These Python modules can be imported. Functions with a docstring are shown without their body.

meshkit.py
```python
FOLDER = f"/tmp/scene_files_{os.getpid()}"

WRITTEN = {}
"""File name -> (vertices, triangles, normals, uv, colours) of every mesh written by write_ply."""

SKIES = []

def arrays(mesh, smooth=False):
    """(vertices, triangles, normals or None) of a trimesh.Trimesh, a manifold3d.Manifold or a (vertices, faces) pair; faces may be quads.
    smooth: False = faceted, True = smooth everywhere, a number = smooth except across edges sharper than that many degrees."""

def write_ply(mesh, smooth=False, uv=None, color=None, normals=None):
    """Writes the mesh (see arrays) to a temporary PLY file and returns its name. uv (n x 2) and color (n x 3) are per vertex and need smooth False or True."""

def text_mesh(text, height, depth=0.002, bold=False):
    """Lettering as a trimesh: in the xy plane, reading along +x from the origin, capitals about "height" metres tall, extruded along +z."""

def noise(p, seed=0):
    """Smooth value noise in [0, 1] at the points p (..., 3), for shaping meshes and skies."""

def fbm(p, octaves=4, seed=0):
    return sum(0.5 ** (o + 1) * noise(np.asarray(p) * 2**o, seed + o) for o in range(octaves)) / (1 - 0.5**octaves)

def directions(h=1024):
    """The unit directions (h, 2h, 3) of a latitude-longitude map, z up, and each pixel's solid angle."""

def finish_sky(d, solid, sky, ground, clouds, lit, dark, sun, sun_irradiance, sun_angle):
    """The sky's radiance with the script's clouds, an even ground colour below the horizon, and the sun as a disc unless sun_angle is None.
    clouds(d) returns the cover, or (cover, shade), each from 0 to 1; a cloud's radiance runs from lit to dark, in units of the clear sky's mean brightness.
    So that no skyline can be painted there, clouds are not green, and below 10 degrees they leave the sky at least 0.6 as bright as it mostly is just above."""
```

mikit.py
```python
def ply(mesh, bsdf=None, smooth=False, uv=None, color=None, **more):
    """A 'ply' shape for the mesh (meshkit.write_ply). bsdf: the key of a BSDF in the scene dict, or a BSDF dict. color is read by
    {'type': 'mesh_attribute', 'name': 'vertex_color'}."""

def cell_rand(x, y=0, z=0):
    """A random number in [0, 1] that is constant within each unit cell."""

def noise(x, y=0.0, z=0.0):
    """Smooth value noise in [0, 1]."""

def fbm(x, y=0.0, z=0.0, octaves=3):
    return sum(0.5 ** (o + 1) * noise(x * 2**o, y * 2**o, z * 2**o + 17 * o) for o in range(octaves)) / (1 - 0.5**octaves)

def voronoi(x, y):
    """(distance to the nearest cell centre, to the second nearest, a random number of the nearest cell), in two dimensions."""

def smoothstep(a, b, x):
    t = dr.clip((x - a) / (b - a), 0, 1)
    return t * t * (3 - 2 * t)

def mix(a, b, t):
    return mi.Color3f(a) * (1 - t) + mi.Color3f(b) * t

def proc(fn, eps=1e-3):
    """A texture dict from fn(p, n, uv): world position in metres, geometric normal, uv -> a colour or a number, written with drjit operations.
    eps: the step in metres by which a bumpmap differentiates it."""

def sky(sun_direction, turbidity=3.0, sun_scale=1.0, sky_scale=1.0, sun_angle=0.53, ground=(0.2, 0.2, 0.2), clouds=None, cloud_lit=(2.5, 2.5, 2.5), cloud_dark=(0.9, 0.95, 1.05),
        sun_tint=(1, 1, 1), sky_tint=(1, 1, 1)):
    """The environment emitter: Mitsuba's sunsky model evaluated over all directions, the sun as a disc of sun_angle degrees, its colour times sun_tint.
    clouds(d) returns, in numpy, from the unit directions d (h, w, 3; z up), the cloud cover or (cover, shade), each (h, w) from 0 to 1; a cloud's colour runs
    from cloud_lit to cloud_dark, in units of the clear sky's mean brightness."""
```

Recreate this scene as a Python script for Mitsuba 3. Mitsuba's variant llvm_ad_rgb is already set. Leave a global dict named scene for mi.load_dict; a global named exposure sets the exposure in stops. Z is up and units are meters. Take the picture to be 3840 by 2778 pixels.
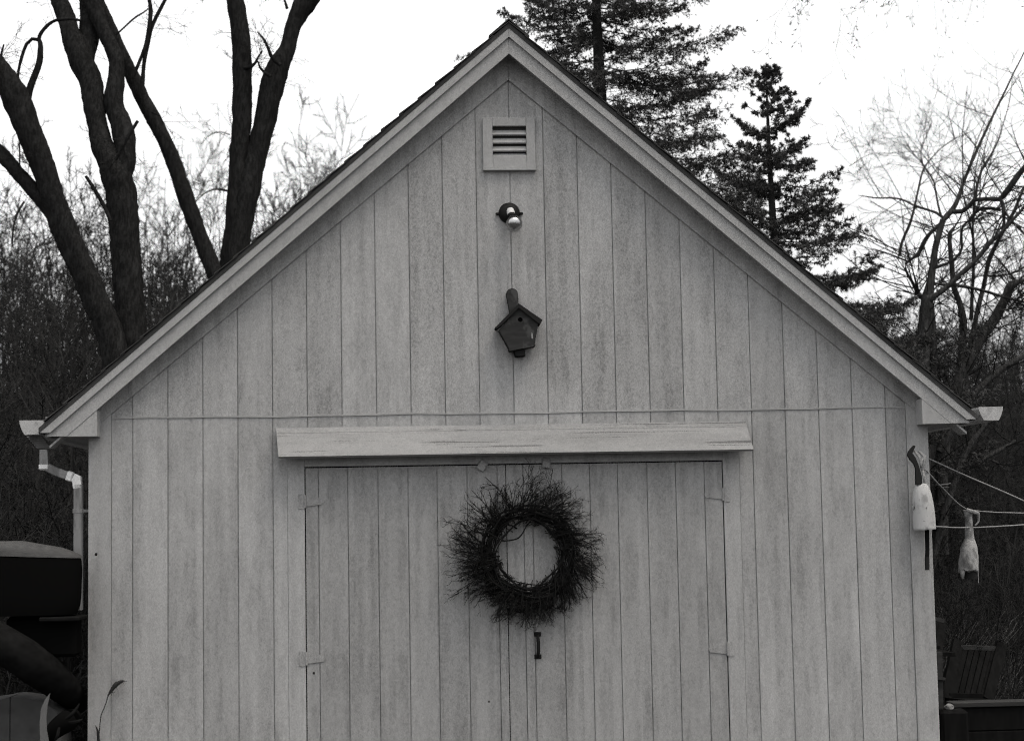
import math
import numpy as np
import trimesh
import shapely.geometry as sg
from shapely import affinity
import drjit as dr
import mitsuba as mi
import mikit
from mikit import noise, fbm, smoothstep, mix, cell_rand
from meshkit import noise as npnoise

T = mi.ScalarTransform4f
scene, labels = {}, {}

# ------------------------------------------------------------------ camera
CAM = np.array([-0.6642, -10.2542, 1.7795])
RGT = np.array([0.99788981, -0.06232469, -0.01820852])
UPV = np.array([0.01262708, -0.08880416, 0.99596906])
FWD = np.array([0.06369046, 0.99409731, 0.08782979])
scene['camera'] = {
    'type': 'thinlens', 'fov': math.degrees(2 * math.atan(1920 / 6500)), 'fov_axis': 'x',
    'aperture_radius': 0.009, 'focus_distance': 11.3,
    'to_world': T().look_at(origin=CAM.tolist(), target=(CAM + FWD).tolist(), up=UPV.tolist()),
    'near_clip': 0.1, 'far_clip': 1000.0}
# ------------------------------------------------------------------ sky (overcast, black-and-white film: everything neutral)
exposure = 2.22
scene['sky'] = mikit.sky((0.32, -0.27, 0.9), turbidity=3, sun_scale=0.36, sun_angle=32, sun_tint=(0.93, 1.0, 1.12),
                         ground=(0.12, 0.12, 0.12), clouds=lambda d: (1.0, 1 - np.clip(d[..., 2], 0, 1)), cloud_lit=(5.2, 5.2, 5.2), cloud_dark=(2.0, 2.0, 2.0))


# ------------------------------------------------------------------ helpers
def at(u, v, Y):
    """The point at depth Y (metres behind the shed's front wall) on the sight line of the photograph's point (u, v)."""
    d = FWD + RGT * ((u / .590625 - 1920) / 6500) - UPV * ((v / .590625 - 1389) / 6500)
    return CAM + d * ((Y - CAM[1]) / d[1])


def pts(uv, Y, dy=0.0):
    n = len(uv)
    return np.array([at(q[0], q[1], Y + dy * i / max(n - 1, 1)) for i, q in enumerate(uv)])


def numbered(name):
    if name not in taken:
        taken[name] = 0
        return name
    taken[name] += 1
    return f"{name}_{taken[name]:03d}"


taken = {}


def thing(name, label, cat, group=None, kind=None):
    key = numbered(name)
    labels[key] = {'label': label, 'category': cat}
    if group:
        labels[key]['group'] = group
    if kind:
        labels[key]['kind'] = kind
    return key


def part(parent, name, mesh, bsdf, smooth=False, label=None, kind=None, **kw):
    key = numbered(parent + '__' + name)
    scene[key] = mikit.ply(mesh, bsdf, smooth=smooth, **kw)
    if label or kind:
        labels[key] = {}
        if label:
            labels[key]['label'] = label
        if kind:
            labels[key]['kind'] = kind
    return key


def box(x0, x1, y0, y1, z0, z1):
    m = trimesh.creation.box(extents=(x1 - x0, y1 - y0, z1 - z0))
    m.apply_translation(((x0 + x1) / 2, (y0 + y1) / 2, (z0 + z1) / 2))
    return m


def cbox(x0, x1, y0, y1, z0, z1, c=0.003):
    """A box with chamfered edges."""
    v = []
    for sx in (0, 1):
        for sy in (0, 1):
            for sz in (0, 1):
                p = np.array([x1 if sx else x0, y1 if sy else y0, z1 if sz else z0])
                s = np.array([-1 if sx else 1, -1 if sy else 1, -1 if sz else 1]) * c
                for k in range(3):
                    q = p.copy()
                    q += s
                    q[k] -= s[k]
                    v.append(q)
    return trimesh.convex.convex_hull(np.array(v))


def wallpoly(poly, y0, y1):
    """A polygon in the (x, z) plane, extruded from y0 to y1."""
    out = []
    for g in getattr(poly, 'geoms', [poly]):
        if g.is_empty or g.geom_type != 'Polygon':
            continue
        m = trimesh.creation.extrude_polygon(g, y1 - y0, engine='earcut')
        v = np.array(m.vertices)
        m = trimesh.Trimesh(np.c_[v[:, 0], y1 - v[:, 2], v[:, 1]], m.faces, process=False)
        out.append(m)
    return trimesh.util.concatenate(out)


def cat(ms):
    return trimesh.util.concatenate([trimesh.Trimesh(*m, process=False) if isinstance(m, tuple) else m for m in ms])


def frames(P):
    t = np.gradient(P, axis=0)
    t /= np.linalg.norm(t, axis=1, keepdims=True) + 1e-12
    a = np.array([0.31, 0.9, 0.27])
    n = np.cross(t, a)
    n /= np.linalg.norm(n, axis=1, keepdims=True) + 1e-12
    return t, n, np.cross(t, n)


def resample(P, R, step):
    """A smooth curve through the points, with the radius along it."""
    P, R = np.asarray(P, float), np.asarray(R, float)
    s = np.r_[0, np.cumsum(np.linalg.norm(np.diff(P, axis=0), axis=1))]
    q = np.linspace(0, s[-1], max(3, int(s[-1] / step) + 1))
    if len(P) > 2:
        from scipy.interpolate import PchipInterpolator
        return np.stack([PchipInterpolator(s, P[:, k])(q) for k in range(3)], 1), PchipInterpolator(s, R)(q)
    return np.stack([np.interp(q, s, P[:, k]) for k in range(3)], 1), np.interp(q, s, R)


def tube(P, R, sides=8, step=None, bump=0.0, seed=0, freq=9.0, cap=True):
    if step:
        P, R = resample(P, R, step)
    P, R = np.asarray(P, float), np.asarray(R, float)
    t, n, b = frames(P)
    a = np.arange(sides) * 2 * np.pi / sides
    ring = n[:, None] * np.cos(a)[None, :, None] + b[:, None] * np.sin(a)[None, :, None]
    rad = np.repeat(R[:, None], sides, 1)
    if bump:
        q = P[:, None] + ring * R[:, None, None]
        k = npnoise(q * np.array([freq, freq, freq * .35]), seed) - .5
        k2 = npnoise(q * np.array([freq, freq, freq * .3]) * 2.7, seed + 5) - .5
        rad = rad * (1 + bump * (k * 1.1 + k2 * .8))
    v = (P[:, None] + ring * rad[..., None]).reshape(-1, 3)
    i, j = np.meshgrid(np.arange(len(P) - 1), np.arange(sides), indexing='ij')
    a0, a1 = i * sides + j, i * sides + (j + 1) % sides
    f = np.concatenate([np.stack([a0, a1, a1 + sides], -1).reshape(-1, 3), np.stack([a0, a1 + sides, a0 + sides], -1).reshape(-1, 3)])
    if cap:
        v = np.vstack([v, P[:1], P[-1:]])
        k = np.arange(sides)
        m = len(P) - 1
        f = np.vstack([f, np.stack([k * 0 + len(v) - 2, (k + 1) % sides, k], 1), np.stack([k * 0 + len(v) - 1, m * sides + k, m * sides + (k + 1) % sides], 1)])
    return v, f


def lathe(prof, n=32, axis_pt=(0, 0, 0)):
    m = trimesh.creation.revolve(np.array(prof, float), sections=n)
    m.apply_translation(axis_pt)
    return m


# batches of bent twigs, all at once: a batch is (P0, P1, P2, r0, r2)
def norm(a):
    return a / (np.linalg.norm(a, axis=1, keepdims=True) + 1e-12)


def twig_mesh(b, sides=3):
    P0, P1, P2, r0, r2 = b
    n = len(P0)
    t = norm(P2 - P0)
    a = np.cross(t, np.array([0.37, 0.81, 0.45]))
    a = norm(a)
    c = np.cross(t, a)
    ang = np.arange(sides) * 2 * np.pi / sides
    ring = a[:, None] * np.cos(ang)[None, :, None] + c[:, None] * np.sin(ang)[None, :, None]
    mid = .25 * P0 + .5 * P1 + .25 * P2
    rm = (r0 + r2) / 2
    v = np.stack([P0[:, None] + ring * r0[:, None, None], mid[:, None] + ring * rm[:, None, None], P2[:, None] + ring * r2[:, None, None]], 1).reshape(-1, 3)
    k = np.arange(sides)
    f1 = []
    for lev in (0, 1):
        a0, a1 = lev * sides + k, lev * sides + (k + 1) % sides
        f1 += [np.stack([a0, a1, a1 + sides], 1), np.stack([a0, a1 + sides, a0 + sides], 1)]
    f1 = np.vstack(f1)
    f = (f1[None] + (np.arange(n) * 3 * sides)[:, None, None]).reshape(-1, 3)
    return v, f


def join(*bs):
    return tuple(np.concatenate([b[k] for b in bs]) for k in range(5))


def grow(b, n, rng, ratio=.5, angle=(25, 55), up=.1, t0=.2, rr=.6, taper=.35, bend=.12, rmin=.0012, lmin=0.0):
    """n side twigs on every twig of the batch."""
    P0, P1, P2, r0, r2 = (np.repeat(x, n, axis=0) for x in b)
    m = len(P0)
    t = rng.uniform(t0, 1, m)[:, None]
    pos = (1 - t) ** 2 * P0 + 2 * t * (1 - t) * P1 + t * t * P2
    tan = norm(2 * (1 - t) * (P1 - P0) + 2 * t * (P2 - P1))
    L = np.linalg.norm(P2 - P0, axis=1, keepdims=True)
    perp = rng.normal(size=(m, 3))
    perp = norm(perp - tan * (perp * tan).sum(1, keepdims=True))
    a = np.radians(rng.uniform(*angle, m))[:, None]
    d = tan * np.cos(a) + perp * np.sin(a)
    d[:, 2] += up
    d = norm(d)
    l = np.maximum(L * ratio * (1 - .55 * t) * rng.uniform(.55, 1.25, (m, 1)), lmin)
    q2 = pos + d * l
    q1 = pos + d * l * .5 + rng.normal(size=(m, 3)) * l * bend
    q1[:, 2] -= up * .3 * l[:, 0]
    rp = (r0 * (1 - t[:, 0]) + r2 * t[:, 0])
    q0r = np.maximum(rp * rr, rmin)
    return pos, q1, q2, q0r, np.maximum(q0r * taper, rmin * .6)


def batch(P, R):
    """Twig batch along a polyline: for growing side twigs from a traced limb."""
    P, R = np.asarray(P), np.asarray(R)
    return P[:-1], (P[:-1] + P[1:]) / 2, P[1:], R[:-1], R[1:]


# ------------------------------------------------------------------ materials
S = .2032                                       # siding groove spacing


def two(b):
    return {'type': 'twosided', 'bsdf': b}


def rgb(x):
    return {'type': 'rgb', 'value': [x, x, x]}


def diff(x):
    return two({'type': 'diffuse', 'reflectance': rgb(x) if not isinstance(x, dict) else x})


def prin(c, rough=.5, metallic=0.0, spec=.5, **k):
    return two({'type': 'principled', 'base_color': c if isinstance(c, dict) else rgb(c), 'roughness': rough, 'metallic': metallic, 'specular': spec, **k})


def paint(base, pitch, off, streak=1.0, horizontal=False, grain=1.0):
    """Old flat paint on rough-sawn boards: each board its own tone, long streaks along the grain, blotches of grime, sandy tooth."""
    def fn(p, n, uv):
        x, z = (p.z, p.x) if horizontal else (p.x, p.z)
        k = dr.floor((x - off) / pitch)
        board = cell_rand(k, 3, dr.floor(p.z * .41 + .01) * 0) - .5
        long = fbm(x * 26, z * .9 + k * 7.3, p.y * 3, 3) - .5
        wide = fbm(x * 3.1 + 9, z * 1.3, k * 1.7, 3) - .5
        blot = smoothstep(.52, .78, fbm(x * 9 + k * 3.1, z * 3.2, 4.7, 4))
        lift = smoothstep(.55, .8, fbm(x * 6 + k * 1.3, z * 1.7 + 31, 2.2, 3))
        mott = smoothstep(.5, .72, fbm(x * 40 + k * 5.1, z * 7, 8.1, 4))
        tooth = noise(p.x * 190, p.z * 120, p.y * 190) - .5
        mid = noise(p.x * 85, p.z * 60, p.y * 85) - .5
        grit = noise(p.x * 430, p.z * 330, p.y * 330) - .5
        v = 1 + board * .085 + streak * (long * .3 + wide * .34 - blot * .15 - mott * .1 + lift * .1) + grain * (tooth * .42 + mid * .14 + grit * .3)
        if horizontal:
            v = v - .45 * smoothstep(.70, .76, noise(p.x * 2.1 + 3, p.z * 170, 5.3)) * smoothstep(.45, .6, fbm(p.x * 5, p.z * 22, 1.1, 3))
        return mi.Color3f(base * dr.clip(v, .4, 1.6))
    return mikit.proc(fn)


scene['wall_paint'] = two({'type': 'diffuse', 'reflectance': paint(.28, S, 0.0)})
scene['door_paint'] = two({'type': 'diffuse', 'reflectance': paint(.24, .171, -.987)})
scene['casing_paint'] = two({'type': 'diffuse', 'reflectance': paint(.28, .37, .1, 1.0, False, .7)})
scene['rake_paint'] = two({'type': 'diffuse', 'reflectance': paint(.28, .9, .1, .5, False, .5)})
scene['header_paint'] = two({'type': 'diffuse', 'reflectance': paint(.23, .6, .1, .7, True, .6)})
scene['vent_paint'] = two({'type': 'diffuse', 'reflectance': paint(.29, .6, .1, .4, False, .5)})
scene['dark_gap'] = diff(.02)
scene['vent_screen'] = diff(.10)


def shingle_fn(p, n, uv):
    k = fbm(p.x * 22, p.y * 5, p.z * 22, 3)
    tab = cell_rand(dr.floor(p.y / .3), dr.floor(p.z / .11), 2)
    g = noise(p.x * 300, p.y * 300, p.z * 300)
    return mi.Color3f(.022 + .02 * k + .012 * tab + .012 * g)


scene['shingle'] = two({'type': 'diffuse', 'reflectance': mikit.proc(shingle_fn)})


def gutter_fn(p, n, uv):
    d = smoothstep(.45, .8, fbm(p.x * 30, p.y * 9, p.z * 30, 3))
    return mi.Color3f(.30 - .08 * d + .05 * (noise(p.x * 300, p.y * 300, p.z * 300) - .5))


scene['gutter_metal'] = prin(mikit.proc(gutter_fn), .42, 0.0, .5)


def spout_fn(p, n, uv):
    d = smoothstep(.4, .75, fbm(p.x * 40, p.y * 20, p.z * 7, 3))
    return mi.Color3f(.2 - .09 * d)


scene['elbow_metal'] = prin(.6, .3, .3, .6)
scene['spout_metal'] = prin(mikit.proc(spout_fn), .32, .55, .6)


def bark_fn(p, n, uv):
    wx = (noise(p.x * 9, p.y * 9, p.z * 3) - .5) * .05
    fur = fbm((p.x + wx) * 75, (p.y + wx) * 75, p.z * 13, 3)
    plate = smoothstep(.42, .62, fur)
    lich = smoothstep(.62, .8, fbm(p.x * 7, p.y * 7, p.z * 4 + 8, 3))
    g = noise(p.x * 120, p.y * 120, p.z * 70)
    return mi.Color3f(.006 + .0075 * plate + .009 * lich + .010 * g)


scene['bark_grey'] = two({'type': 'diffuse', 'reflectance': mikit.proc(lambda p, n, uv: bark_fn(p, n, uv) * 2.4)})
scene['bark'] = two({'type': 'diffuse', 'reflectance': mikit.proc(bark_fn)})
scene['twig'] = diff(.02)
scene['twig_far'] = diff(.026)
scene['bud_twig'] = diff(.05)
scene['spruce_needle'] = two({'type': 'diffuse', 'reflectance': mikit.proc(lambda p, n, uv: mi.Color3f(.032 + .04 * fbm(p.x * 6, p.y * 6, p.z * 6, 3)))})
scene['spruce_bark'] = diff(.02)


def ground_fn(p, n, uv):
    a = fbm(p.x * 1.3, p.y * 1.3, 0, 4)
    b = fbm(p.x * 24, p.y * 24, 3, 3)
    far = smoothstep(9., 16., p.y)
    return mi.Color3f((.025 + .05 * a * b * 2) * (1 - far) + (.008 + .03 * a * b) * far)


scene['ground_soil'] = two({'type': 'diffuse', 'reflectance': mikit.proc(ground_fn)})
scene['forest_floor'] = two({'type': 'diffuse', 'reflectance': mikit.proc(lambda p, n, uv: mi.Color3f(.012 + .03 * fbm(p.x * 4, p.y * 1.5, p.z * 4, 4)))})
scene['black_iron'] = prin(.006, .6, .0, .15)
scene['lamp_black'] = prin(.006, .6, 0.0, .15)
scene['porcelain'] = prin(.42, .25, 0.0, .5)
scene['lamp_glass'] = {'type': 'dielectric', 'int_ior': 1.5}
scene['lamp_silver'] = {'type': 'roughconductor', 'alpha': .08, 'specular_reflectance': rgb(.34)}


def bird_fn(p, n, uv):
    g = fbm(p.x * 14, p.y * 14, p.z * 60, 3)
    w = smoothstep(.6, .78, fbm(p.x * 28, p.z * 20, 4, 3))
    return mi.Color3f(.02 + .02 * g + .024 * w)


scene['birdhouse_wood'] = two({'type': 'diffuse', 'reflectance': mikit.proc(bird_fn)})
scene['birdhouse_roofing'] = diff(.018)
scene['wreath_twig'] = diff(.010)


def buoy_fn(p, n, uv):
    d = smoothstep(.5, .72, fbm(p.x * 24, p.y * 24, p.z * 17, 4))
    s = smoothstep(.68, .74, fbm(p.x * 50 + 4, p.y * 50, p.z * 40, 3))
    return mi.Color3f(.34 - .13 * d - .2 * s)


scene['buoy_foam'] = two({'type': 'diffuse', 'reflectance': mikit.proc(buoy_fn)})
scene['buoy_worn'] = two({'type': 'diffuse', 'reflectance': mikit.proc(lambda p, n, uv: mi.Color3f(.25 - .14 * smoothstep(.42, .7, fbm(p.x * 28, p.y * 28, p.z * 16, 4))))})
scene['buoy_dark'] = diff(.02)
scene['rope_pale'] = two({'type': 'diffuse', 'reflectance': mikit.proc(lambda p, n, uv: mi.Color3f(.17 + .10 * noise(p.x * 90, p.y * 90, p.z * 90)))})
scene['cowl_black'] = diff(.004)
scene['cowl_grey'] = two({'type': 'diffuse', 'reflectance': mikit.proc(lambda p, n, uv: mi.Color3f(.055 + .03 * (fbm(p.x * 30, p.y * 30, p.z * 30, 3) - .5)))})
scene['leg_grey'] = two({'type': 'diffuse', 'reflectance': mikit.proc(lambda p, n, uv: mi.Color3f(.008 + .008 * (fbm(p.x * 25, p.y * 25, p.z * 25, 3) - .5)))})
scene['blade_grey'] = prin(.09, .5, .1, .3)
scene['shell_grey'] = two({'type': 'diffuse', 'reflectance': mikit.proc(lambda p, n, uv: mi.Color3f(.05 + .03 * (fbm(p.x * 18, p.y * 18, p.z * 18, 3) - .5)))})
scene['chair_wood'] = two({'type': 'diffuse', 'reflectance': mikit.proc(lambda p, n, uv: mi.Color3f(.005 + .007 * fbm(p.x * 40, p.y * 40, p.z * 5, 3)))})
scene['old_timber'] = two({'type': 'diffuse', 'reflectance': mikit.proc(lambda p, n, uv: mi.Color3f(.022 + .025 * fbm(p.x * 5, p.y * 40, p.z * 40, 3)))})
scene['stone_grey'] = two({'type': 'diffuse', 'reflectance': mikit.proc(lambda p, n, uv: mi.Color3f(.14 + .1 * (fbm(p.x * 40, p.y * 40, p.z * 40, 3) - .5)))})
scene['dry_stalk'] = diff(.13)
scene['weed_dark'] = diff(.03)

# ------------------------------------------------------------------ the shed
HW, L, MP = 2.485, 6.4, .8645                   # half width, length, roof slope
shed = thing('shed', 'pale board-sided gabled shed with a wide double door', 'shed')


def roofz(x, top=4.773):
    return top - MP * abs(x)


def band(top, bottom, xe, zmin=None):
    """The chevron between two lines parallel to the roof, out to x = +-xe; returned as its left and right half."""
    out = []
    for s in (-1, 1):
        g = sg.Polygon([(s * .0008, top), (s * xe, top - MP * xe), (s * xe, bottom - MP * xe), (s * .0008, bottom)])
        if zmin is not None:
            g = g.intersection(sg.box(-9, zmin, 9, 9))
        out.append(g)
    return out


FRZ = 4.439, .840                               # lower edge of the frieze boards: apex and slope
gable_clip = sg.Polygon([(-3, FRZ[0] + .02 - 3 * FRZ[1]), (0, FRZ[0] + .02), (3, FRZ[0] + .02 - 3 * FRZ[1]), (3, -.1), (-3, -.1)])
vent_hole = sg.box(-.11, 3.965, .111, 4.165)
door_hole = sg.box(-1.239, -.2, 1.239, 2.131)
casing = sg.box(-1.34, -.2, -1.239, 2.19).union(sg.box(1.239, -.2, 1.34, 2.19)).union(sg.box(-1.239, 2.131, 1.239, 2.19))
rng = np.random.default_rng(5)
g2 = .0034
for k in range(-12, 12):
    x0, x1 = max(k * S, -2.357) + (g2 if k > -12 else .001), min((k + 1) * S, 2.357) - (g2 if k < 11 else .001)
    y = -.013 - rng.uniform(0, .0012)
    lowb = sg.box(x0, -.05, x1, 2.4305).difference(casing.buffer(.0)).difference(door_hole).intersection(gable_clip)
    if not lowb.is_empty and lowb.area > 1e-3:
        part(shed, 'lower_board', wallpoly(lowb, y, -.0066), 'wall_paint')
    upb = sg.box(x0, 2.4315, x1, 5).intersection(gable_clip).difference(vent_hole)
    if not upb.is_empty and upb.area > 1e-4:
        part(shed, 'gable_board', wallpoly(upb, y - .001, -.0066), 'wall_paint')
# sheathing behind the boards (bottom of the grooves), with the vent opening
sheath = sg.Polygon([(-HW + .02, -.05), (HW - .02, -.05), (HW - .02, 2.46), (0, 4.6), (-HW + .02, 2.46)]).difference(vent_hole).difference(door_hole)
part(shed, 'front_sheathing', wallpoly(sheath, -.0065, .03), 'wall_paint')
# strip of flashing between the upper and the lower boards
fl = []
for i in range(24):
    a, b = -2.355 + i * 4.71 / 24, -2.355 + (i + 1) * 4.71 / 24
    dz = .0025 * math.sin(i * .9) + .002 * math.sin(i * 2.3)
    dz2 = .0025 * math.sin((i + 1) * .9) + .002 * math.sin((i + 1) * 2.3)
    q = box(a, b, -.0195, -.0155, 2.4285, 2.4365)
    v = np.array(q.vertices)
    v[:, 2] += np.where(v[:, 0] < (a + b) / 2, dz, dz2)
    q.vertices = v
    fl.append(q)
part(shed, 'flashing_strip', cat(fl), 'rake_paint')
for s in (-1, 1):
    a, b = sorted((s * 2.3585, s * (HW + .004)))
    part(shed, 'corner_board', cbox(a, b, -.0225, .02, -.05, 2.46, .002), 'casing_paint')
# frieze boards under the rake soffit
for s in (-1, 1):
    g = sg.Polygon([(s * .0008, FRZ[0]), (s * 2.44, FRZ[0] - 2.44 * FRZ[1]), (s * 2.44, 2.56), (s * .0008, 4.66)])
    part(shed, 'frieze_board', wallpoly(g, -.030, -.0145), 'wall_paint')
# rake: soffit, main rake board, upper trim
for g, s in zip(band(4.60, 4.585, 2.69), (-1, 1)):
    part(shed, 'rake_soffit', wallpoly(g, -.1315, .01), 'wall_paint')
for g in band(4.667, 4.566, 2.70, 2.325):
    part(shed, 'rake_board', wallpoly(g, -.152, -.132), 'rake_paint')
for g in band(4.716, 4.664, 2.738, 2.346):
    part(shed, 'rake_trim', wallpoly(g, -.170, -.1525), 'rake_paint')
# boxed eave returns
for s in (-1, 1):
    low = 4.5655
    xt = (low - 2.3235) / MP
    g = sg.Polygon([(s * 2.420, 2.3235), (s * xt, 2.3235), (s * 2.420, low - MP * 2.420)])
    r = part(shed, 'eave_return', wallpoly(g, -.150 if s > 0 else -.1475, .0), 'rake_paint')
    a, b = sorted((s * (HW + .005), s * 2.695))
    part(shed, 'eave_soffit', box(a, b, .001, L + .13, 2.3255, 2.3405), 'wall_paint')
    a, b = sorted((s * 2.696, s * 2.714))
    part(shed, 'fascia', box(a, b, -.1310, L + .13, 2.3235, 2.44), 'rake_paint')
# roof: deck and courses of shingles
roof = numbered(shed + '__roof')
deck = []
for s in (-1, 1):
    g = sg.Polygon([(s * .0, 4.747), (s * 2.745, 4.747 - MP * 2.745), (s * 2.745, 4.717 - MP * 2.745), (s * .0, 4.717)])
    deck.append(wallpoly(g, -.174, L + .16))
scene[roof] = mikit.ply(cat(deck), 'shingle')
nc = 25
rs = np.random.default_rng(8)
for s in (-1, 1):
    for i in range(nc):
        c = 1 / math.hypot(1, MP)
        d0, d1 = i * .143 - .02, min((i + 1) * .143 + .012, 3.66)
        # slope distance from the ridge: top end tucked under the course above
        x0, x1 = d0 * c, d1 * c
        zt0, zt1 = 4.751 - MP * x0, 4.7635 - MP * x1
        th = .009
        if x0 < 0:
            x0, zt0 = 0.0, 4.753
        segs, parts_ = 20, []
        yy = np.linspace(-.181 - rs.uniform(0, .008), L + .178, segs + 1)
        j = rs.uniform(-.004, .004, segs + 1)
        up = np.abs(rs.normal(0, .0022, segs + 1))
        v, f = [], []
        for q in range(segs + 1):
            xe = x1 + j[q] * c
            v += [(s * x0, yy[q], zt0), (s * xe, yy[q], zt1 + up[q]), (s * xe, yy[q], zt1 + up[q] - th), (s * x0, yy[q], zt0 - .004)]
        for q in range(segs):
            for e in range(4):
                a0, a1 = q * 4 + e, q * 4 + (e + 1) % 4
                f += [(a0, a1, a1 + 4), (a0, a1 + 4, a0 + 4)]
        f += [(0, 2, 1), (0, 3, 2)]
        k0 = segs * 4
        f += [(k0, k0 + 1, k0 + 2), (k0, k0 + 2, k0 + 3)]
        part(roof, 'shingle_course', (np.array(v), np.array(f)), 'shingle')
part(roof, 'ridge_cap', cat([wallpoly(sg.Polygon([(0, 4.772), (.12, 4.772 - MP * .12), (.12, 4.764 - MP * .12), (0, 4.764), (-.12, 4.764 - MP * .12), (-.12, 4.772 - MP * .12)]), -.185, L + .18)]), 'shingle')
# side and back walls, with grooves; the building is closed
for s in (-1, 1):
    bs = []
    for i in range(31):
        a, b = sorted((s * (HW - .012), s * HW))
        bs.append(box(a, b, .022 + i * S + .004, .022 + (i + 1) * S - .004, -.05, 2.42))
    a, b = sorted((s * (HW - .05), s * (HW - .011)))
    bs.append(box(a, b, .021, L, -.05, 2.42))
    part(shed, 'side_wall', cat(bs), 'wall_paint')
part(shed, 'back_wall', wallpoly(sg.Polygon([(-HW, -.05), (HW, -.05), (HW, 2.46), (0, 4.6), (-HW, 2.46)]), L, L + .05), 'wall_paint')
part(shed, 'inner_lining', wallpoly(sg.Polygon([(-1.6, -.05), (1.6, -.05), (1.6, 2.9), (.3, 4.2), (-.3, 4.2), (-1.6, 2.9)]), .12, .14), 'dark_gap')
# head and side casings of the door
part(shed, 'door_casing', cbox(-1.3385, -1.2395, -.0165, .02, -.05, 2.189, .002), 'casing_paint')
part(shed, 'door_casing', cbox(1.2395, 1.3385, -.0165, .02, -.05, 2.189, .002), 'casing_paint')
part(shed, 'head_casing', cbox(-1.239, 1.239, -.0165, .02, 2.1325, 2.189, .002), 'casing_paint')
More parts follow.
